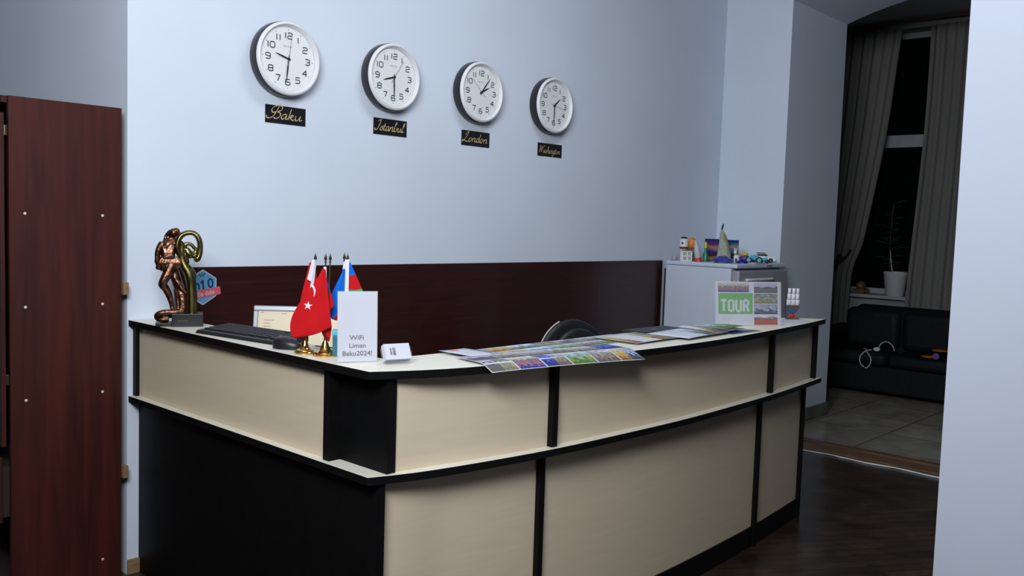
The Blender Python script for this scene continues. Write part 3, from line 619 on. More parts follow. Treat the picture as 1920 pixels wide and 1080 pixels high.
# star and crescent sewn on the red cloth
def onflag(px, pz):
    best = None
    for i in range(41):
        for j in range(61):
            p = fn(i/40, j/60); d = (p[0]-px)**2+(p[2]-pz)**2
            if best is None or d < best[0]: best = (d, p[1])
    return best[1]
b = MB(); sc_ = FP(563.5, 562.5); pts = []
for k in range(10):
    r = (9.5 if k % 2 == 0 else 3.8)*KX; a = 2*PI*k/10+0.12; pts.append((sc_[0]+r*math.sin(a), sc_[1]+r*math.cos(a)))
cy = onflag(*sc_)-0.0022
c0 = b.v((sc_[0], cy, sc_[1])); vs = [b.v((p[0], onflag(*p)-0.0022, p[1])) for p in pts]
for k in range(10): b.f([c0, vs[k], vs[(k+1) % 10]])
b.done('star', WHITEF, f2)
b = MB(); oc = [FP(*p) for p in cr([(568, 521), (572, 517), (576, 523), (578.5, 531), (577, 539), (574.5, 544)], 5)]; ic = [FP(*p) for p in cr([(568, 521), (571, 523), (574, 528), (575.5, 534), (575, 540), (574.5, 544)], 5)]
vo = [b.v((p[0], onflag(*p)-0.0022, p[1])) for p in oc]; vi = [b.v((p[0], onflag(*p)-0.0022, p[1])) for p in ic]
for k in range(len(vo)-1): b.f([vo[k], vo[k+1], vi[k+1], vi[k]])
b.done('crescent', WHITEF, f2)
b = MB(); p0, p1, p2, p3 = FP(594, 481), FP(600, 481), FP(602, 545), FP(599.5, 545); b.prism([p0, p1, p2, p3], -0.004, 0.004, axis='y'); b.done('sleeve', WHITEF, f2, bevel=0.001)
b2 = lambda u, v_: 1 if v_ > 0.52 else 0
cloth('flag', [FP(600.5, 511), FP(602, 508), FP(617, 560), FP(600, 580)], REDF, f2, depth=0.010, mats=[REDF, NAVYF], bands=b2, waves=0.002)
cloth('flag', [FP(588, 606), FP(612, 606), FP(613, 612), FP(608, 640)], REDF, f2, depth=0.008, waves=0.004)
# third stand, two blue red green flags behind the notice
f3 = flagstand((1.866, -1.258, 1.102), 'flag stand with blue, red and green flags behind the white notice', [(0, 0, -0.003, 0.004, 0.343), (0.004, 0, 0.008, 0.0, 0.340)], 0.026)
KX3 = 0.00164
def FQ(u, v_): return ((u-646)*KX3, (673-v_)*KX3)
cloth('flag', [FQ(643, 497), FQ(646, 500), FQ(644, 606), FQ(608, 594)], BLUEF, f3, depth=-0.008, mats=[REDF, BLUEF], bands=lambda u, v_: 0 if (v_ < 0.28 and u > 0.42+v_*1.6) else 1, waves=0.004, nu=80, nv=80)
cloth('flag', [FQ(654, 486), FQ(656, 484), FQ(700, 580), FQ(654, 580)], BLUEF, f3, depth=0.004, mats=[BLUEF, REDF, GREENF], bands=lambda u, v_: 0 if v_ > 0.74 else (1 if v_ > 0.44 else 2), waves=0.003, wk=2)
b = MB(); b.prism([FQ(645, 480), FQ(654.5, 478), FQ(654, 560), FQ(644, 560)], -0.006, 0.006, axis='y'); b.done('sleeve', WHITEF, f3, bevel=0.002)
b = MB(); b.prism([FQ(640.5, 500), FQ(643, 484), FQ(646, 482), FQ(645, 500)], -0.004, 0.004, axis='y'); b.done('sleeve', WHITEF, f3, bevel=0.001)

bx = thing('teal_box', 'small teal box with pale blue lid between flags and white notice', 'box', (1.815, -1.372, 1.102), -math.radians(38))
MB().box(-0.030, 0.030, -0.0, 0.045, 0, 0.070).done('body', TEAL, bx, bevel=0.002); MB().box(-0.032, 0.032, -0.002, 0.047, 0.0705, 0.086).done('lid', TEALT, bx, bevel=0.002)
bx.location = (1.80, -1.335, 1.102)

# ------------------------------------------------------------ white notice in an acrylic stand
qr = thing('notice_stand', 'tall white wifi notice in a clear acrylic stand on the counter corner', 'sign', (1.768, -1.462, 1.102), -math.radians(24))
TL = Matrix.Translation((0, 0, 0.0004)) @ Matrix.Rotation(-0.05, 4, 'X')
b = MB(); b.X = TL; b.box(-0.064, 0.064, 0.0, 0.0012, 0.002, 0.226); b.done('notice_sheet', PAPER, qr)
b = MB(); b.X = TL; b.box(-0.0655, 0.0655, -0.0025, -0.0008, 0.0, 0.228); b.box(-0.0655, 0.0655, 0.002, 0.0035, 0.0, 0.228); b.X = Matrix(); b.box(-0.0655, 0.0655, 0.0036, 0.07, 0.0002, 0.002); b.done('acrylic_holder', ACRYL, qr)
b = MB(); b.X = TL
text_into(b, 'WiFi', 0.021, -0.002, 0.078, -0.0005, sx=1.15, bold=0.0003); text_into(b, 'Liman', 0.021, 0, 0.053, -0.0005, sx=1.1, bold=0.0003); text_into(b, 'Baku2024!', 0.021, 0, 0.028, -0.0005, sx=1.1, bold=0.0004)
b.done('lettering', DINK, qr)
b = MB(); b.X = TL; b.box(-0.064, 0.064, -0.0007, -0.0004, 0.0185, 0.0192); b.done('fold_line', LGREYINK, qr)

# ------------------------------------------------------------ business card holder
ch = thing('business_card_holder', 'clear holder full of white business cards beside the notice', 'card holder', (1.848, -1.575, 1.102), -math.radians(22)+0.12)
TC = Matrix.Translation((0, 0, 0.0145)) @ Matrix.Rotation(-0.50, 4, 'X')
b = MB(); b.X = TC @ Matrix.Translation((0, 0, 0.002)); b.box(-0.047, 0.047, 0.0, 0.0015, 0, 0.028); b.box(-0.047, 0.047, 0.026, 0.0275, 0, 0.05); b.box(-0.047, -0.0455, 0.0015, 0.026, 0, 0.045); b.box(0.0455, 0.047, 0.0015, 0.026, 0, 0.045); b.box(-0.047, 0.047, 0.0015, 0.026, 0, 0.0015)
b.done('tray', ACRYL, ch)
b = MB(); b.X = TC @ Matrix.Translation((0, 0, 0.002))
for k in range(11): b.box(-0.044+0.0006*(k % 3), 0.044, 0.002+0.0021*k, 0.0036+0.0021*k, 0.002, 0.055+0.001*(k % 2))
b.done('cards', PAPER, ch)
b = MB(); b.X = TC @ Matrix.Translation((0, 0, 0.002)); b.box(-0.026, -0.020, 0.0015, 0.0019, 0.018, 0.040); b.box(-0.017, -0.007, 0.0015, 0.0019, 0.016, 0.042); b.done('card_print', GREYINK, ch)
MB().box(-0.047, 0.047, 0.0, 0.055, 0.0003, 0.0018).done('foot', ACRYL, ch); MB().box(-0.047, 0.047, 0.0, 0.0018, 0.0018, 0.017).done('front_lip', ACRYL, ch)

# ------------------------------------------------------------ leaflets on the counter
def sheet(name, loc, rot, cols, rows, cw, chh, label, group='printed leaflets on the counter', bend=None, seed=1, gap=0.006, blank=(), th=0.0008, head=None, front=None):
    """a printed leaflet: white sheet with a grid of pictures; bend(x, y) gives its height"""
    rnd = random.Random(seed); W_, H_ = cols*cw, rows*chh; z = bend or (lambda x, y: 0.0)
    t = thing(name, label, 'leaflet', loc, rot, group)
    s_ = MB(); N, Mv = cols*4, rows*6
    s_.grid(lambda u, v_: (u*W_, v_*H_, z(u*W_, v_*H_)), N, Mv); s_.done('paper', PAPER, t, smooth=60, mods=[('SOLIDIFY', dict(thickness=th, offset=0))])
    p = MB()
    for i in range(cols):
        for j in range(rows):
            if (i, j) in blank: continue
            k = rnd.choice((0, 1, 2, 3, 5, 9, 10, 0, 5, 4, 8, 9))
            if front and j == 0: k = front[i]
            p.mi = k
            subs = [(0, 1)] if rnd.random() < 0.55 else [(0, .5), (.5, 1)]
            for (a, b_) in subs:
                x0 = i*cw+gap/2+a*(cw-gap)+(0.001 if a else 0); x1 = i*cw+gap/2+b_*(cw-gap); y0 = j*chh+gap/2; y1 = (j+1)*chh-gap/2-(0.014 if head and (i+j) % 2 else 0)
                p.mi = k; k = (0, 1, 5, 9, 10)[k % 5]; n_ = 5
                for c in range(n_):
                    ya, yb = y0+(y1-y0)*c/n_, y0+(y1-y0)*(c+1)/n_
                    p.quad([(x0, ya, z(x0, ya)+.0009), (x1, ya, z(x1, ya)+.0009), (x1, yb, z(x1, yb)+.0009), (x0, yb, z(x0, yb)+.0009)], [(0, c/n_), (1, c/n_), (1, (c+1)/n_), (0, (c+1)/n_)])
    if p.bm.faces: p.done('pictures', PH, t)
    return t
Z0 = 1.1032
sheet('tour_leaflet', (2.15, -1.660, Z0), -0.005, 7, 2, 0.134, 0.0875, 'long picture leaflet lying along the back edge of the counter', seed=3, bend=lambda x, y: 0.0012)
# the large one hanging a little over the front edge
def droop(x, y):
    X, Y = 2.045+x*0.99+y*0.14, -1.795-x*0.14+y*0.99
    return 0.004 - max(0, gT(X)-Y+0.012)*0.42
sheet('tour_leaflet', (2.045, -1.795, Z0+0.002), -0.14, 6, 2, 0.119, 0.100, 'large picture leaflet overhanging the front edge of the counter', seed=14, bend=droop, head=True, front=(8, 7, 2, 3, 5, 4))
sheet('folded_leaflet', (2.115, -1.625, Z0+0.006), 0.02, 1, 1, 0.13, 0.155, 'small mostly white leaflet at the left end of the picture leaflets', seed=2, blank=((0, 0),), bend=lambda x, y: 0.001+0.10*max(0, 0.06-x)**2*6)
tag(MB().box(2.135, 2.185, -1.500, -1.488, 1.1105, 1.1115).done('red_note', LOGOR), 'thin red printed strip on the white leaflet', 'paper strip')
sheet('tour_leaflet', (2.90, -1.755, Z0+0.005), 0.02, 2, 1, 0.23, 0.215, 'picture leaflet touching the right end of the overhanging leaflet', seed=5, bend=lambda x, y: 0.002+0.002*math.sin(x*9))
sheet('tour_leaflet', (3.20, -1.80, Z0+0.0085), 0.05, 2, 1, 0.18, 0.20, 'pale leaflet in the middle of the counter before the laptop', seed=9, blank=((0, 0),), bend=lambda x, y: 0.001+0.002*math.sin(x*8))
sheet('tour_leaflet', (3.47, -1.775, Z0+0.012), 0.02, 2, 1, 0.13, 0.20, 'slightly curled leaflet just right of the pale leaflet', seed=6, bend=lambda x, y: 0.001+0.010*math.exp(-((x-.05)/.06)**2)*(y/0.215))
sheet('tour_leaflet', (3.60, -1.735, Z0+0.017), 0.03, 1, 1, 0.20, 0.14, 'small leaflet on top of the others just left of the tour sign', seed=15, bend=lambda x, y: 0.0)
sheet('tour_leaflet', (3.56, -1.80, Z0+0.0005), -0.01, 2, 1, 0.13, 0.12, 'leaflet lying beneath the others nearest the tour sign', seed=21)
lp = thing('tablet', 'flat black tablet device at the back edge of the counter near the fridge', 'tablet', (3.35, -1.535, 1.1025), -0.02)
MB().box(-0.16, 0.16, -0.06, 0.07, 0.0, 0.010).done('body', BPLAST, lp, bevel=0.003); MB().box(-0.15, 0.15, -0.052, 0.062, 0.0101, 0.0125).done('glass', KEYM, lp, bevel=0.001)
MB().box(-0.015, 0.015, 0.0, 0.010, 0.01255, 0.0128).done('mark', GREYINK, lp)

# ------------------------------------------------------------ tour sign
ts = thing('tour_sign', 'white tour sign with green panel and landscape photos in acrylic stand', 'sign', (3.97, -1.660, 1.102), -math.radians(29.5))
TT = Matrix.Translation((0, 0, 0.0006)) @ Matrix.Rotation(-0.10, 4, 'X'); HW, HH = 0.180, 0.213
b = MB(); b.X = TT; b.box(-HW, HW, 0, 0.001, 0.001, HH); b.done('poster_sheet', PAPER, ts)
b = MB(); b.X = TT; b.box(-HW-.004, HW+.004, -.003, -.0012, 0, HH+.003); b.box(-HW-.004, HW+.004, .0015, .003, 0, HH+.003); b.X = Matrix(); b.box(-HW-.004, HW+.004, .0035, .09, 0.0002, .002); b.done('acrylic_holder', ACRYL, ts)
TOURG = mat('sign green', (0.11, 0.34, 0.09), 0.45, var=0.02)
b = MB(); b.X = TT; b.box(-HW+.014, 0.022, -.0006, -.0002, 0.058, 0.158); b.done('green_panel', TOURG, ts)
b = MB(); b.X = TT
T_L = {'T': [[(0, 1), (1, 1)], [(.5, 1), (.5, 0)]], 'O': [[(.5, 1), (.12, .9), (.1, .5), (.12, .1), (.5, 0), (.88, .1), (.9, .5), (.88, .9), (.5, 1)]], 'U': [[(.1, 1.03), (.1, .15), (.3, 0), (.7, 0), (.9, .15), (.9, 1.03)]], 'R': [[(.12, -.05), (.12, 1)], [(.12, 1), (.7, 1), (.9, .85), (.88, .62), (.7, .5), (.12, .5)], [(.6, .5), (.92, -.05)]]}
x = -HW+.026
for c in 'TOUR':
    for stt in T_L[c]: pen(b, [(x+p[0]*0.032, 0.072+p[1]*0.052) for p in stt], -.0009, 0.0122)
    x += 0.041
b.done('lettering', PAPER, ts)
b = MB(); b.X = TT; b.mi = 7
y_ = -.0004
for k in range(3): x0 = -HW+.012+k*.0565; b.quad([(x0, y_, .163), (x0+.0565, y_, .163), (x0+.0565, y_, .207), (x0, y_, .207)])
for k, m_ in enumerate((6, 10, 9, 8)):
    b.mi = m_; z0 = .005+k*.0515; b.quad([(.030, y_, z0), (.162, y_, z0), (.162, y_, z0+.048), (.030, y_, z0+.048)])
b.done('photos', PH, ts)
b = MB(); b.X = TT; b.lathe([(0.0065, -.0004), (0.0065, -.0006)], 16, (-.140, 0, .034), 'y'); b.box(-.128, -.085, -.0006, -.0003, .036, .038); b.box(-.128, -.10, -.0006, -.0003, .030, .032); b.box(-.132, -.105, -.0006, -.0003, .018, .020); b.box(-.03, .015, -.0006, -.0003, .033, .0345); b.box(-.03, .005, -.0006, -.0003, .026, .0275)
b.done('small_print', LGREYINK, ts)

# ------------------------------------------------------------ model ship and paper by the sign
sh = thing('model_ship', 'small model sailing ship with white sails on a red stand', 'model ship', (4.50, -1.628, 1.1035), -math.radians(40))
MB().box(-0.032, 0.032, -0.02, 0.02, 0, 0.008).done('base', BROWNP, sh, bevel=0.002)
b = MB()
for s_ in (-1, 1): b.tube([(s_*0.015, 0, 0.008), (s_*0.008, 0, 0.03)], [0.006, 0.004], 8)
b.ball((0, 0, 0.016), (0.011, 0.008, 0.01)); b.done('stand', REDP, sh, smooth=50)
def hull(u, v_):
    x = (u-.5)*0.072; k = max(0.0, 1-(2*u-1)**4); a = PI*v_
    return (x*(1+0.15*math.cos(a)*0), -0.013*k*math.cos(a), 0.053+0.012*(2*u-1)**2-0.024*k*math.sin(a))
MB().grid(hull, 16, 10).done('hull', TOYB, sh, smooth=60)
b = MB()
for u in frange(0.02, 0.98, 14):
    k = max(0.0, 1-(2*u-1)**4); b.box((u-.5)*.072-.003, (u-.5)*.072+.003, -0.0135*k, 0.0135*k, 0.050+0.012*(2*u-1)**2, 0.066+0.012*(2*u-1)**2)
b.done('deck', BROWNP, sh)
b = MB()
for x in (-0.022, 0.002, 0.024): b.tube([(x, 0, 0.055), (x, 0, 0.165)], 0.0011, 6)
b.done('mast', BROWNP, sh)
for x, wd_ in ((-0.022, .019), (0.002, .022), (0.024, .018)):
    for k, zz in enumerate((0.072, 0.104, 0.134)):
        w3 = wd_*(1-.18*k); b = MB(); b.grid(lambda u, v_, x=x, w3=w3, zz=zz, k=k: (x+(u-.5)*w3*1.5, -0.004-0.009*math.sin(PI*u)*math.sin(PI*(0.15+0.7*v_)), zz+v_*(0.031-.001*k)), 6, 6)
        b.done('sail', WHITEF, sh, smooth=70, mods=[('SOLIDIFY', dict(thickness=0.0012))])
tag(MB().box(-0.13, 0.13, -0.05, 0.05, 0, 0.0009).done('paper_slip', PAPER), 'white paper slip under the model ship at the counter end', 'paper').location = (4.38, -1.683, 1.1022)
bpy.data.objects['paper_slip'].rotation_euler = (0, 0, 0.08)

# ------------------------------------------------------------ office chair
oc = thing('office_chair', 'black leather office chair behind the counter', 'chair', (3.91, -0.80, -0.03), math.radians(165))
for k in range(5):
    a = 2*PI*k/5+0.3; q = MB().tube([(0, 0, 0.10), (0.30*math.cos(a), 0.30*math.sin(a), 0.065)], [0.028, 0.018], 8).done('base_leg', BPLAST, oc, smooth=50)
    MB().lathe([(0.027, -0.02), (0.027, 0.02)], 18, (0.30*math.cos(a), 0.30*math.sin(a), 0.028), 'x').done('caster', TYRE, q)
MB().lathe([(0.03, 0.08), (0.03, 0.28), (0.018, 0.29), (0.018, 0.44)], 20).done('gas_column', BPLAST, oc, smooth=40)
MB().grid(lambda u, v_: (0.25*math.sin(PI*v_)**0.5*math.cos(2*PI*u), 0.25*math.sin(PI*v_)**0.5*math.sin(2*PI*u), 0.48-0.05*math.cos(PI*v_)), 32, 12).done('seat', LEATH, oc, smooth=70)
def shell(r, off, h):
    def fn(u, v_):
        a = 2*PI*u; s_ = math.sin(PI*v_)**0.45
        x = r*s_*math.cos(a); z = h*s_*math.sin(a)
        return (x, -0.22+off-0.035*math.cos(PI*v_)+0.55*x*x, 0.76+z)
    return fn
MB().grid(shell(0.265, -0.03, 0.300), 40, 10).done('backrest', LEATH, oc, smooth=70)
MB().grid(shell(0.215, 0.03, 0.255), 40, 10).done('back_cushion', LEATH, oc, smooth=70)
b = MB(); b.tube([(0.268*math.cos(a), -0.255+0.55*(0.268*math.cos(a))**2, 0.76+0.303*math.sin(a)) for a in frange(-0.5, 1.25, 24)], 0.004, 6); b.done('piping', PIPE, oc, smooth=60)
for s_ in (-1, 1):
    MB().tube(cr([(s_*0.24, -0.2, 0.62), (s_*0.29, -0.1, 0.68), (s_*0.29, 0.1, 0.68), (s_*0.27, 0.14, 0.6), (s_*0.22, 0.08, 0.47)], 6), 0.016, 8).done('armrest', BPLAST, oc, smooth=60)
MB().box(-0.04, 0.04, -0.26, -0.1, 0.42, 0.45).done('back_bracket', BPLAST, oc)

# ------------------------------------------------------------ fridge and what stands on it
fx0, fx1, fy0, fy1, fz = 5.685, 6.43, -0.60, -0.06, 1.325
fg_ = thing('fridge', 'pale grey fridge in the corner beyond the counter', 'fridge', ((fx0+fx1)/2, (fy0+fy1)/2, 0))
hx_, hy = (fx1-fx0)/2, (fy1-fy0)/2
MB().box(-hx_, hx_, -hy+0.002, hy, 0.02, fz-0.032).done('body', FRIDGE, fg_, bevel=0.006)
MB().box(-hx_-.002, hx_+.002, -hy-0.045, hy, fz-0.030, fz).done('top', FRIDGE, fg_, bevel=0.008)
MB().box(-hx_+.03, hx_-.03, hy, hy+0.03, 0.1, fz-0.06).done('rear_grille', TYRE, fg_)
dr = MB().box(-hx_, hx_, -hy-0.062, -hy-0.004, 0.06, fz-0.045).done('door', FRIDGED, fg_, bevel=0.012)
b = MB(); b.tube(cr([(-hx_+0.10, -hy-0.064, 1.215), (-hx_+0.13, -hy-0.082, 1.215), (-hx_+0.45, -hy-0.082, 1.215), (-hx_+0.48, -hy-0.064, 1.215)], 6), 0.010, 12); b.done('streak_bar', WHITEP, dr, smooth=60)  # added white bar imitating the lamp streak reflected in the door
b = MB(); b.box(hx_-0.30, hx_-0.22, -hy-0.0462, -hy-0.0452, fz-0.022, fz-0.010); b.done('badge', GREYINK, fg_)
MB().box(-hx_, hx_, -hy-0.03, hy-0.02, 0, 0.055).done('plinth', TYRE, fg_)
FZ = fz+0.0005
def face(deg): return -math.radians(deg)
t = thing('glass_cup', 'small clear glass cup at the left end of the fridge top', 'cup', (5.735, -0.10, FZ), face(57))
MB().lathe([(0.026, 0.0), (0.030, 0.05), (0.028, 0.05), (0.024, 0.006), (0.0, 0.006)], 24, cap=False).done('bowl', GLASS, t, smooth=40); MB().lathe([(0.020, 0.0065), (0.020, 0.03)], 20).done('candle_wax', WHITEF, t)
t = thing('miniature_house', 'white miniature house with lattice windows on the fridge', 'ornament', (5.745, -0.20, FZ), face(58))
b = MB().box(-0.034, 0.034, 0, 0.04, 0, 0.074)
b.done('wall', STONE, t)
b = MB()
for x in (-0.036, -0.002, 0.030): b.box(x, x+0.007, -0.004, 0, 0, 0.074)
for z in (0, 0.034, 0.068): b.box(-0.036, 0.037, -0.004, 0, z, z+0.006)
b.done('window_lattice', WHITEP, t); b = MB(); b.box(-0.040, 0.040, -0.006, 0.044, 0.0745, 0.082); b.done('roof', BROWNP, t)
t = thing('cup_ornament', 'white and black patterned ornament above the miniature house', 'ornament', (5.80, -0.135, FZ), face(58))
MB().lathe([(0.030, 0), (0.026, 0.02), (0.026, 0.10), (0.032, 0.105), (0.032, 0.155), (0.02, 0.165)], 20).done('body', WHITEP, t, smooth=40); MB().lathe([(0.0265, 0.085), (0.0325, 0.10), (0.0265, 0.103)], 20).done('band', BROWNP, t); MB().ball((-0.01, -0.030, 0.13), 0.008).done('motif', INK, t)
MB().lathe([(0.024, 0.165), (0.026, 0.170), (0.010, 0.178)], 20).done('lid', INK, t)
t = thing('orange_ornament', 'round orange ornament on a dark block behind the bottles', 'ornament', (5.90, -0.14, FZ), face(58))
MB().box(-0.035, 0.035, -0.02, 0.02, 0, 0.09).done('block', BROWNP, t, bevel=0.003); MB().ball((0, 0, 0.130), (0.042, 0.025, 0.042)).done('disc', ORANGE, t, smooth=60)
t = thing('salt_bottle', 'small pale bottle leaning with a red foot on the fridge', 'ornament', (5.765, -0.285, FZ), face(59))
b = MB(); b.X = Matrix.Rotation(-0.16, 4, 'Y'); b.lathe([(0.021, 0.028), (0.023, 0.06), (0.020, 0.11), (0.012, 0.130), (0.014, 0.150), (0.006, 0.158)], 20); b.done('body', POTM, t, smooth=40)
MB().lathe([(0.028, 0), (0.026, 0.015), (0.013, 0.045), (0.003, 0.062)], 20).done('foot', REDP, t, smooth=40)
t = thing('green_bottle', 'tiny green bottle with a pale cap beside the sunset painting', 'bottle', (5.86, -0.285, FZ), face(59))
MB().lathe([(0.020, 0), (0.021, 0.05), (0.010, 0.075), (0.009, 0.10)], 20).done('body', GREENP, t, smooth=40); MB().lathe([(0.011, 0.10), (0.013, 0.125), (0.004, 0.145)], 16).done('cap', YEL, t, smooth=40)
def canvas(loc, w_, h, m, label, lean=-0.08):
    t = thing('small_painting', label, 'painting', loc, face(58)); b = MB(); b.X = Matrix.Rotation(lean, 4, 'X'); b.box(-w_/2, w_/2, 0.0005, 0.014, 0, h); b.done('canvas', WHITEF, t)
    b = MB(); b.X = Matrix.Rotation(lean, 4, 'X'); b.quad([(-w_/2, 0, 0), (w_/2, 0, 0), (w_/2, 0, h), (-w_/2, 0, h)]); b.done('picture', m, t)
canvas((5.985, -0.275, FZ), 0.125, 0.168, SUNSET, 'small painting of an orange sunset, left one on the fridge')
canvas((6.045, -0.385, FZ), 0.120, 0.165, SEADUSK, 'small painting of a blue dusk shore, right one on the fridge')
t = thing('tower_figurine', 'sail-shaped greenish tower figurine in front of the paintings', 'figurine', (5.90, -0.41, FZ), face(60))
def tower(u, v_):
    a = 2*PI*u; r = 0.052*(1-v_)**0.6+0.005; return (r*math.cos(a)+0.030*(1-v_)*v_*1.5-0.018*v_, 0.5*r*math.sin(a), 0.235*v_)
MB().grid(tower, 20, 16).done('tower', STONE, t, smooth=60)
b = MB(); b.tube(cr([(0.018, -0.012, 0.02), (0.032, -0.012, 0.08), (0.020, -0.010, 0.15), (-0.004, -0.006, 0.205)], 6), [0.009]*19, 8); b.done('side_fin', OLIVE, t, smooth=60)
b = MB(); b.tube([(-0.018, 0, 0.235), (-0.014, 0, 0.262), (-0.008, 0, 0.285)], [0.004, 0.008, 0.002], 8); b.ball((-0.018, 0, 0.243), 0.006); b.done('finial', INK, t, smooth=50)
MB().box(-0.045, 0.045, -0.025, 0.025, 0, 0.006).done('base', BROWNP, t)
def toycar(loc, rot, m, L, label, roof=None, win=INK):
    t = thing('toy_car', label, 'toy car', loc, rot, None); s_ = L/0.14
    side = [(-.07, .012), (-.071, .028), (-.045, .034), (-.028, .048), (.018, .049), (.036, .034), (.066, .029), (.071, .014), (.06, .008), (-.06, .008)]
    MB().prism([(a*s_, c*s_) for a, c in side], -.028*s_, .028*s_, axis='y').done('body', m, t, bevel=0.003)
    b = MB(); b.prism([(a*s_, c*s_) for a, c in [(-.040, .035), (-.026, .046), (.016, .047), (.031, .035)]], -.0286*s_, .0286*s_, axis='y'); b.done('window', win, t)
    if roof: b = MB(); b.box(-.027*s_, .016*s_, -.024*s_, .024*s_, .0492*s_, .052*s_); b.done('roof', roof, t)
    for x in (-.043, .043):
        for y in (-.029, .023):
            q = MB().lathe([(.0125*s_, 0), (.0125*s_, .006*s_)], 18, (x*s_, y*s_, .0125*s_), 'y').done('wheel', TYRE, t)
            MB().lathe([(.007*s_, -.001*s_), (.007*s_, .0072*s_)], 12, (x*s_, y*s_, .0125*s_), 'y').done('hubcap', CHROME, q)
    return t
toycar((5.79, -0.475, FZ), face(62), BLUEP, 0.150, 'blue toy car at the front left edge of the fridge top')
toycar((5.905, -0.56, FZ), face(40), BLUEP, 0.085, 'small blue toy car beside a little white figurine')
toycar((6.325, -0.50, FZ), face(58), WHITEP, 0.20, 'white toy car with dark windows at the right of the fridge top', roof=INK)
t = thing('animal_figurine', 'little white and gold animal figurine on the fridge', 'figurine', (5.93, -0.50, FZ), face(61))
b = MB(); b.ball((0, 0, 0.045), (0.020, 0.014, 0.016)); b.ball((-0.008, 0, 0.078), (0.013, 0.012, 0.014)); b.ball((-0.012, 0, 0.100), (0.006, 0.005, 0.009)); b.ball((0.002, 0, 0.098), (0.005, 0.005, 0.008))
for x in (-0.012, 0.012):
    for y in (-0.008, 0.008): b.tube([(x, y, 0), (x, y, 0.04)], 0.006, 8)
b.done('body', WHITEP, t, smooth=50); MB().lathe([(0.0145, 0.060), (0.015, 0.066)], 16, (-.004, 0, 0)).done('collar', GOLD, t)
t = thing('toy_flower', 'purple and yellow toy blossom right of the paintings', 'toy', (6.12, -0.47, FZ), face(61))
b = MB(); b.ball((0, 0, 0.030), (0.045, 0.02, 0.024)); b.ball((0.035, 0, 0.015), (0.03, 0.018, 0.014)); b.done('body', PURP, t, smooth=50); b = MB(); b.ball((-0.01, -0.004, 0.062), (0.034, 0.015, 0.014)); b.done('petals', YEL, t, smooth=50)
t = thing('toy_motorcycle', 'teal toy motorcycle with dark wheels on the fridge', 'toy', (6.07, -0.565, FZ), face(60))
for x in (-0.036, 0.040):
    q = MB().lathe([(0.024, -0.006), (0.024, 0.006)], 20, (x, 0, 0.024), 'y').done('wheel', TYRE, t); MB().lathe([(0.014, -0.007), (0.014, 0.007)], 14, (x, 0, 0.024), 'y').done('hubcap', TEALP, q)
b = MB(); b.tube(cr([(-0.04, 0, 0.030), (-0.02, 0, 0.050), (0.01, 0, 0.052), (0.03, 0, 0.064)], 5), [0.009]*16, 8); b.ball((0.005, 0, 0.036), (0.018, 0.010, 0.014)); b.tube([(0.040, 0, 0.024), (0.026, 0, 0.07)], 0.004, 6); b.tube([(0.026, -0.02, 0.07), (0.026, 0.02, 0.07)], 0.003, 6)
b.done('body', TEALP, t, smooth=50)
t = thing('toy_scooter', 'small teal toy scooter in front of the white toy car', 'toy', (6.135, -0.615, FZ), face(55))
for x in (-0.022, 0.022): MB().lathe([(0.016, -0.005), (0.016, 0.005)], 18, (x, 0, 0.016), 'y').done('wheel', TYRE, t)
b = MB(); b.ball((0, 0, 0.028), (0.028, 0.009, 0.012)); b.tube([(0.018, 0, 0.03), (0.012, 0, 0.052)], 0.004, 6); b.done('body', TEALP, t, smooth=50)
tag(MB().box(-0.075, 0.075, -0.05, 0.05, 0, 0.006).done('paper_pad', PAPER, bevel=0.001), 'small white paper pad on the fridge under the toys', 'paper').location = (6.02, -0.585, FZ)
bpy.data.objects['paper_pad'].location = (6.035, -0.592, FZ)

# ------------------------------------------------------------ far dark room
def curtain(edgeL, edgeR, x, label, folds):
    """edgeL / edgeR give the y limits at height z"""
    def fn(u, v_):
        z = 0.03+v_*3.62; a, b_ = edgeL(z), edgeR(z); y = a+(b_-a)*u
        return (x+0.018*math.sin(folds*2*PI*u+0.6*math.sin(v_*3))+0.010*math.sin(folds*5.1*u), y, z)
    o = MB().grid(fn, 90, 40).done('curtain', CURT, smooth=80, mods=[('SOLIDIFY', dict(thickness=0.002))])
    return tag(o, label, 'curtain', 'pale curtains at the dark window')
eL = interp([(0, 0.09), (1.0, 0.07), (1.25, 0.04), (1.38, -0.01), (1.6, -0.06), (2.57, -0.21), (3.3, -0.28), (3.7, -0.32)])
curtain(lambda z: 0.66, lambda z: eL(z), 9.42, 'pale curtain tied back at the left of the dark window', 9)
eR = interp([(0, -0.48), (0.92, -0.50), (2.6, -0.58), (3.7, -0.59)])
curtain(lambda z: eR(z), lambda z: -1.45, 9.43, 'pale curtain hanging straight at the right of the dark window', 9)
b = MB(); b.tube(cr([(9.35, 0.40, 1.30), (9.33, 0.2, 1.27), (9.34, 0.10, 1.32), (9.37, 0.06, 1.40)], 6), 0.016, 8, (1, .5)); b.ball((9.33, 0.16, 1.30), (0.02, 0.04, 0.05)); b.ball((9.33, 0.19, 1.22), (0.015, 0.02, 0.06))
tag(b.done('curtain_tieback', TYRE, smooth=60), 'dark tieback holding the left curtain', 'tieback')
tag(MB().tube([(9.42, 0.75, 3.715), (9.42, -1.5, 3.715)], 0.012, 10).done('curtain_rod', BROWNP, smooth=60), 'dark curtain rod above the far window', 'curtain rod')
t = thing('flower_pot', 'white flower pot with a thin plant on the window sill', 'plant', (9.60, -0.335, 0.9355))
MB().lathe([(0.085, 0), (0.09, 0.01), (0.118, 0.22), (0.124, 0.235), (0.124, 0.25), (0.112, 0.25), (0.10, 0.20)], 32, cap=False).done('pot', POTM, t, smooth=40); MB().lathe([(0.105, 0.20), (0.105, 0.21)], 24).done('soil', TYRE, t)
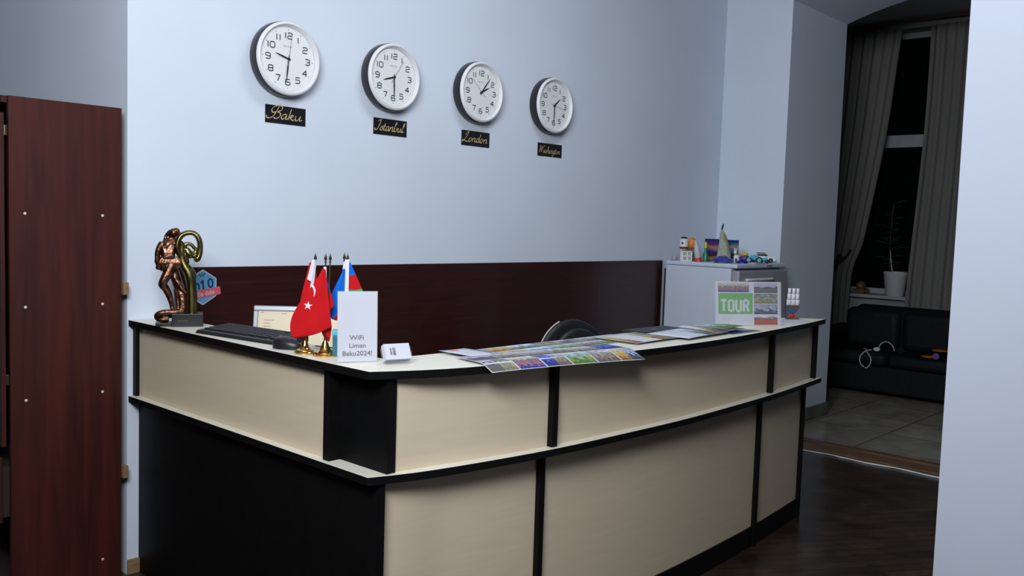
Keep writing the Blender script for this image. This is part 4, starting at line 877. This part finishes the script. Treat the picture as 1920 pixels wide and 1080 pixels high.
b = MB(); b.tube(cr([(0, 0.03, 0.20), (0, 0.05, 0.32), (0, 0.075, 0.48)], 5), 0.008, 8); b.done('stem', STONE, t, smooth=60)
b = MB(); b.mi = 0
for k in range(26):
    a = random.uniform(0, 6.28); z = random.uniform(0.28, 0.95); r = random.uniform(0.05, 0.22); c = Vector((-0.02, 0.07, z)); d = Vector((0.4*math.cos(a), math.sin(a), 0.35)).normalized(); s_ = Vector((0, 0, 1)).cross(d).normalized()*0.02
    p = [c, c+d*r*.5+s_, c+d*r-Vector((0, 0, .03)), c+d*r*.5-s_]; b.f([b.v(q) for q in p])
b.tube(cr([(0, 0.06, 0.2), (-0.02, 0.07, 0.5), (-0.02, 0.06, 0.95)], 5), 0.005, 6); b.done('leaves', LEAF, t, mods=[('SOLIDIFY', dict(thickness=0.001))])
b = MB(); b.mi = 0
b.box(-0.08, 0.08, -0.06, 0.06, 0, 0.05); b.ball((0, 0, 0.08), (0.06, 0.05, 0.05)); tag(b.done('sill_ornament', BROWNP, smooth=50, bevel=0.004), 'small dark ornament on the sill left of the flower pot', 'ornament').location = (9.60, 0.02, 0.936)
# sofa
so = thing('sofa', 'black leather sofa in the dark room beyond the doorway', 'sofa', (8.98, -0.9, 0))
def cush(x0, x1, y0, y1, z0, z1, name, bv=0.05):
    return MB().box(x0, x1, y0, y1, z0, z1).done(name, SOFAM, so, smooth=50, mods=[('BEVEL', dict(width=bv, segments=4))])
cush(-0.25, 0.22, -1.0, 0.92, 0.05, 0.30, 'base', 0.02)
for y0, y1 in ((-0.98, -0.36), (-0.34, 0.28), (0.30, 0.86)): cush(-0.27, 0.15, y0, y1, 0.302, 0.43, 'seat_cushion')
cush(0.12, 0.30, -1.15, 0.80, 0.30, 0.86, 'backrest', 0.09)
for y0, y1 in ((-0.98, -0.36), (-0.34, 0.28), (0.30, 0.84)): cush(0.04, 0.20, y0, y1, 0.435, 0.83, 'back_cushion', 0.07)
for y in (0.88, -1.2):
    MB().tube([(-0.30, y+.06, 0.54), (0.27, y+.06, 0.56)], 0.085, 16).done('armrest', SOFAM, so, smooth=50); cush(-0.27, 0.27, y-0.02, y+0.12, 0.05, 0.52, 'armrest', 0.02)
for x in (-0.2, 0.2):
    for y in (-1.05, 0.9): MB().box(x-.03, x+.03, y-.03, y+.03, 0, 0.05).done('foot', TYRE, so)
b = MB()
b.tube(cr([(8.80, -0.36, 0.448), (8.76, -0.40, 0.448), (8.725, -0.42, 0.43), (8.708, -0.47, 0.36), (8.702, -0.44, 0.28), (8.702, -0.38, 0.30), (8.71, -0.36, 0.37), (8.73, -0.40, 0.432), (8.76, -0.45, 0.449)], 8), 0.006, 8)
b.tube(cr([(8.80, -0.50, 0.452), (8.84, -0.50, 0.50), (8.88, -0.54, 0.53), (8.88, -0.60, 0.50), (8.86, -0.63, 0.452)], 8), 0.006, 8)
cc = thing('charger', 'white charger with looped cable on the black sofa', 'charger', (0, 0, 0)); b.done('cable', LGREYINK, cc, smooth=60)
MB().ball((8.78, -0.49, 0.458), (0.03, 0.035, 0.022)).done('plug', WHITEP, cc, smooth=60)
t = thing('toy_glider', 'dark toy with orange wings on the right of the sofa seat', 'toy', (8.80, -1.03, 0.435), 0.3)
MB().tube([(-0.10, 0, 0.03), (0.10, 0, 0.03)], [0.03, 0.02], 10).done('body', PURP, t, smooth=60)
for y, z in ((0.06, 0.01), (-0.03, 0.075)): MB().ball((0, y, z), (0.09, 0.07, 0.008)).done('wing', ORANGE, t, smooth=60)
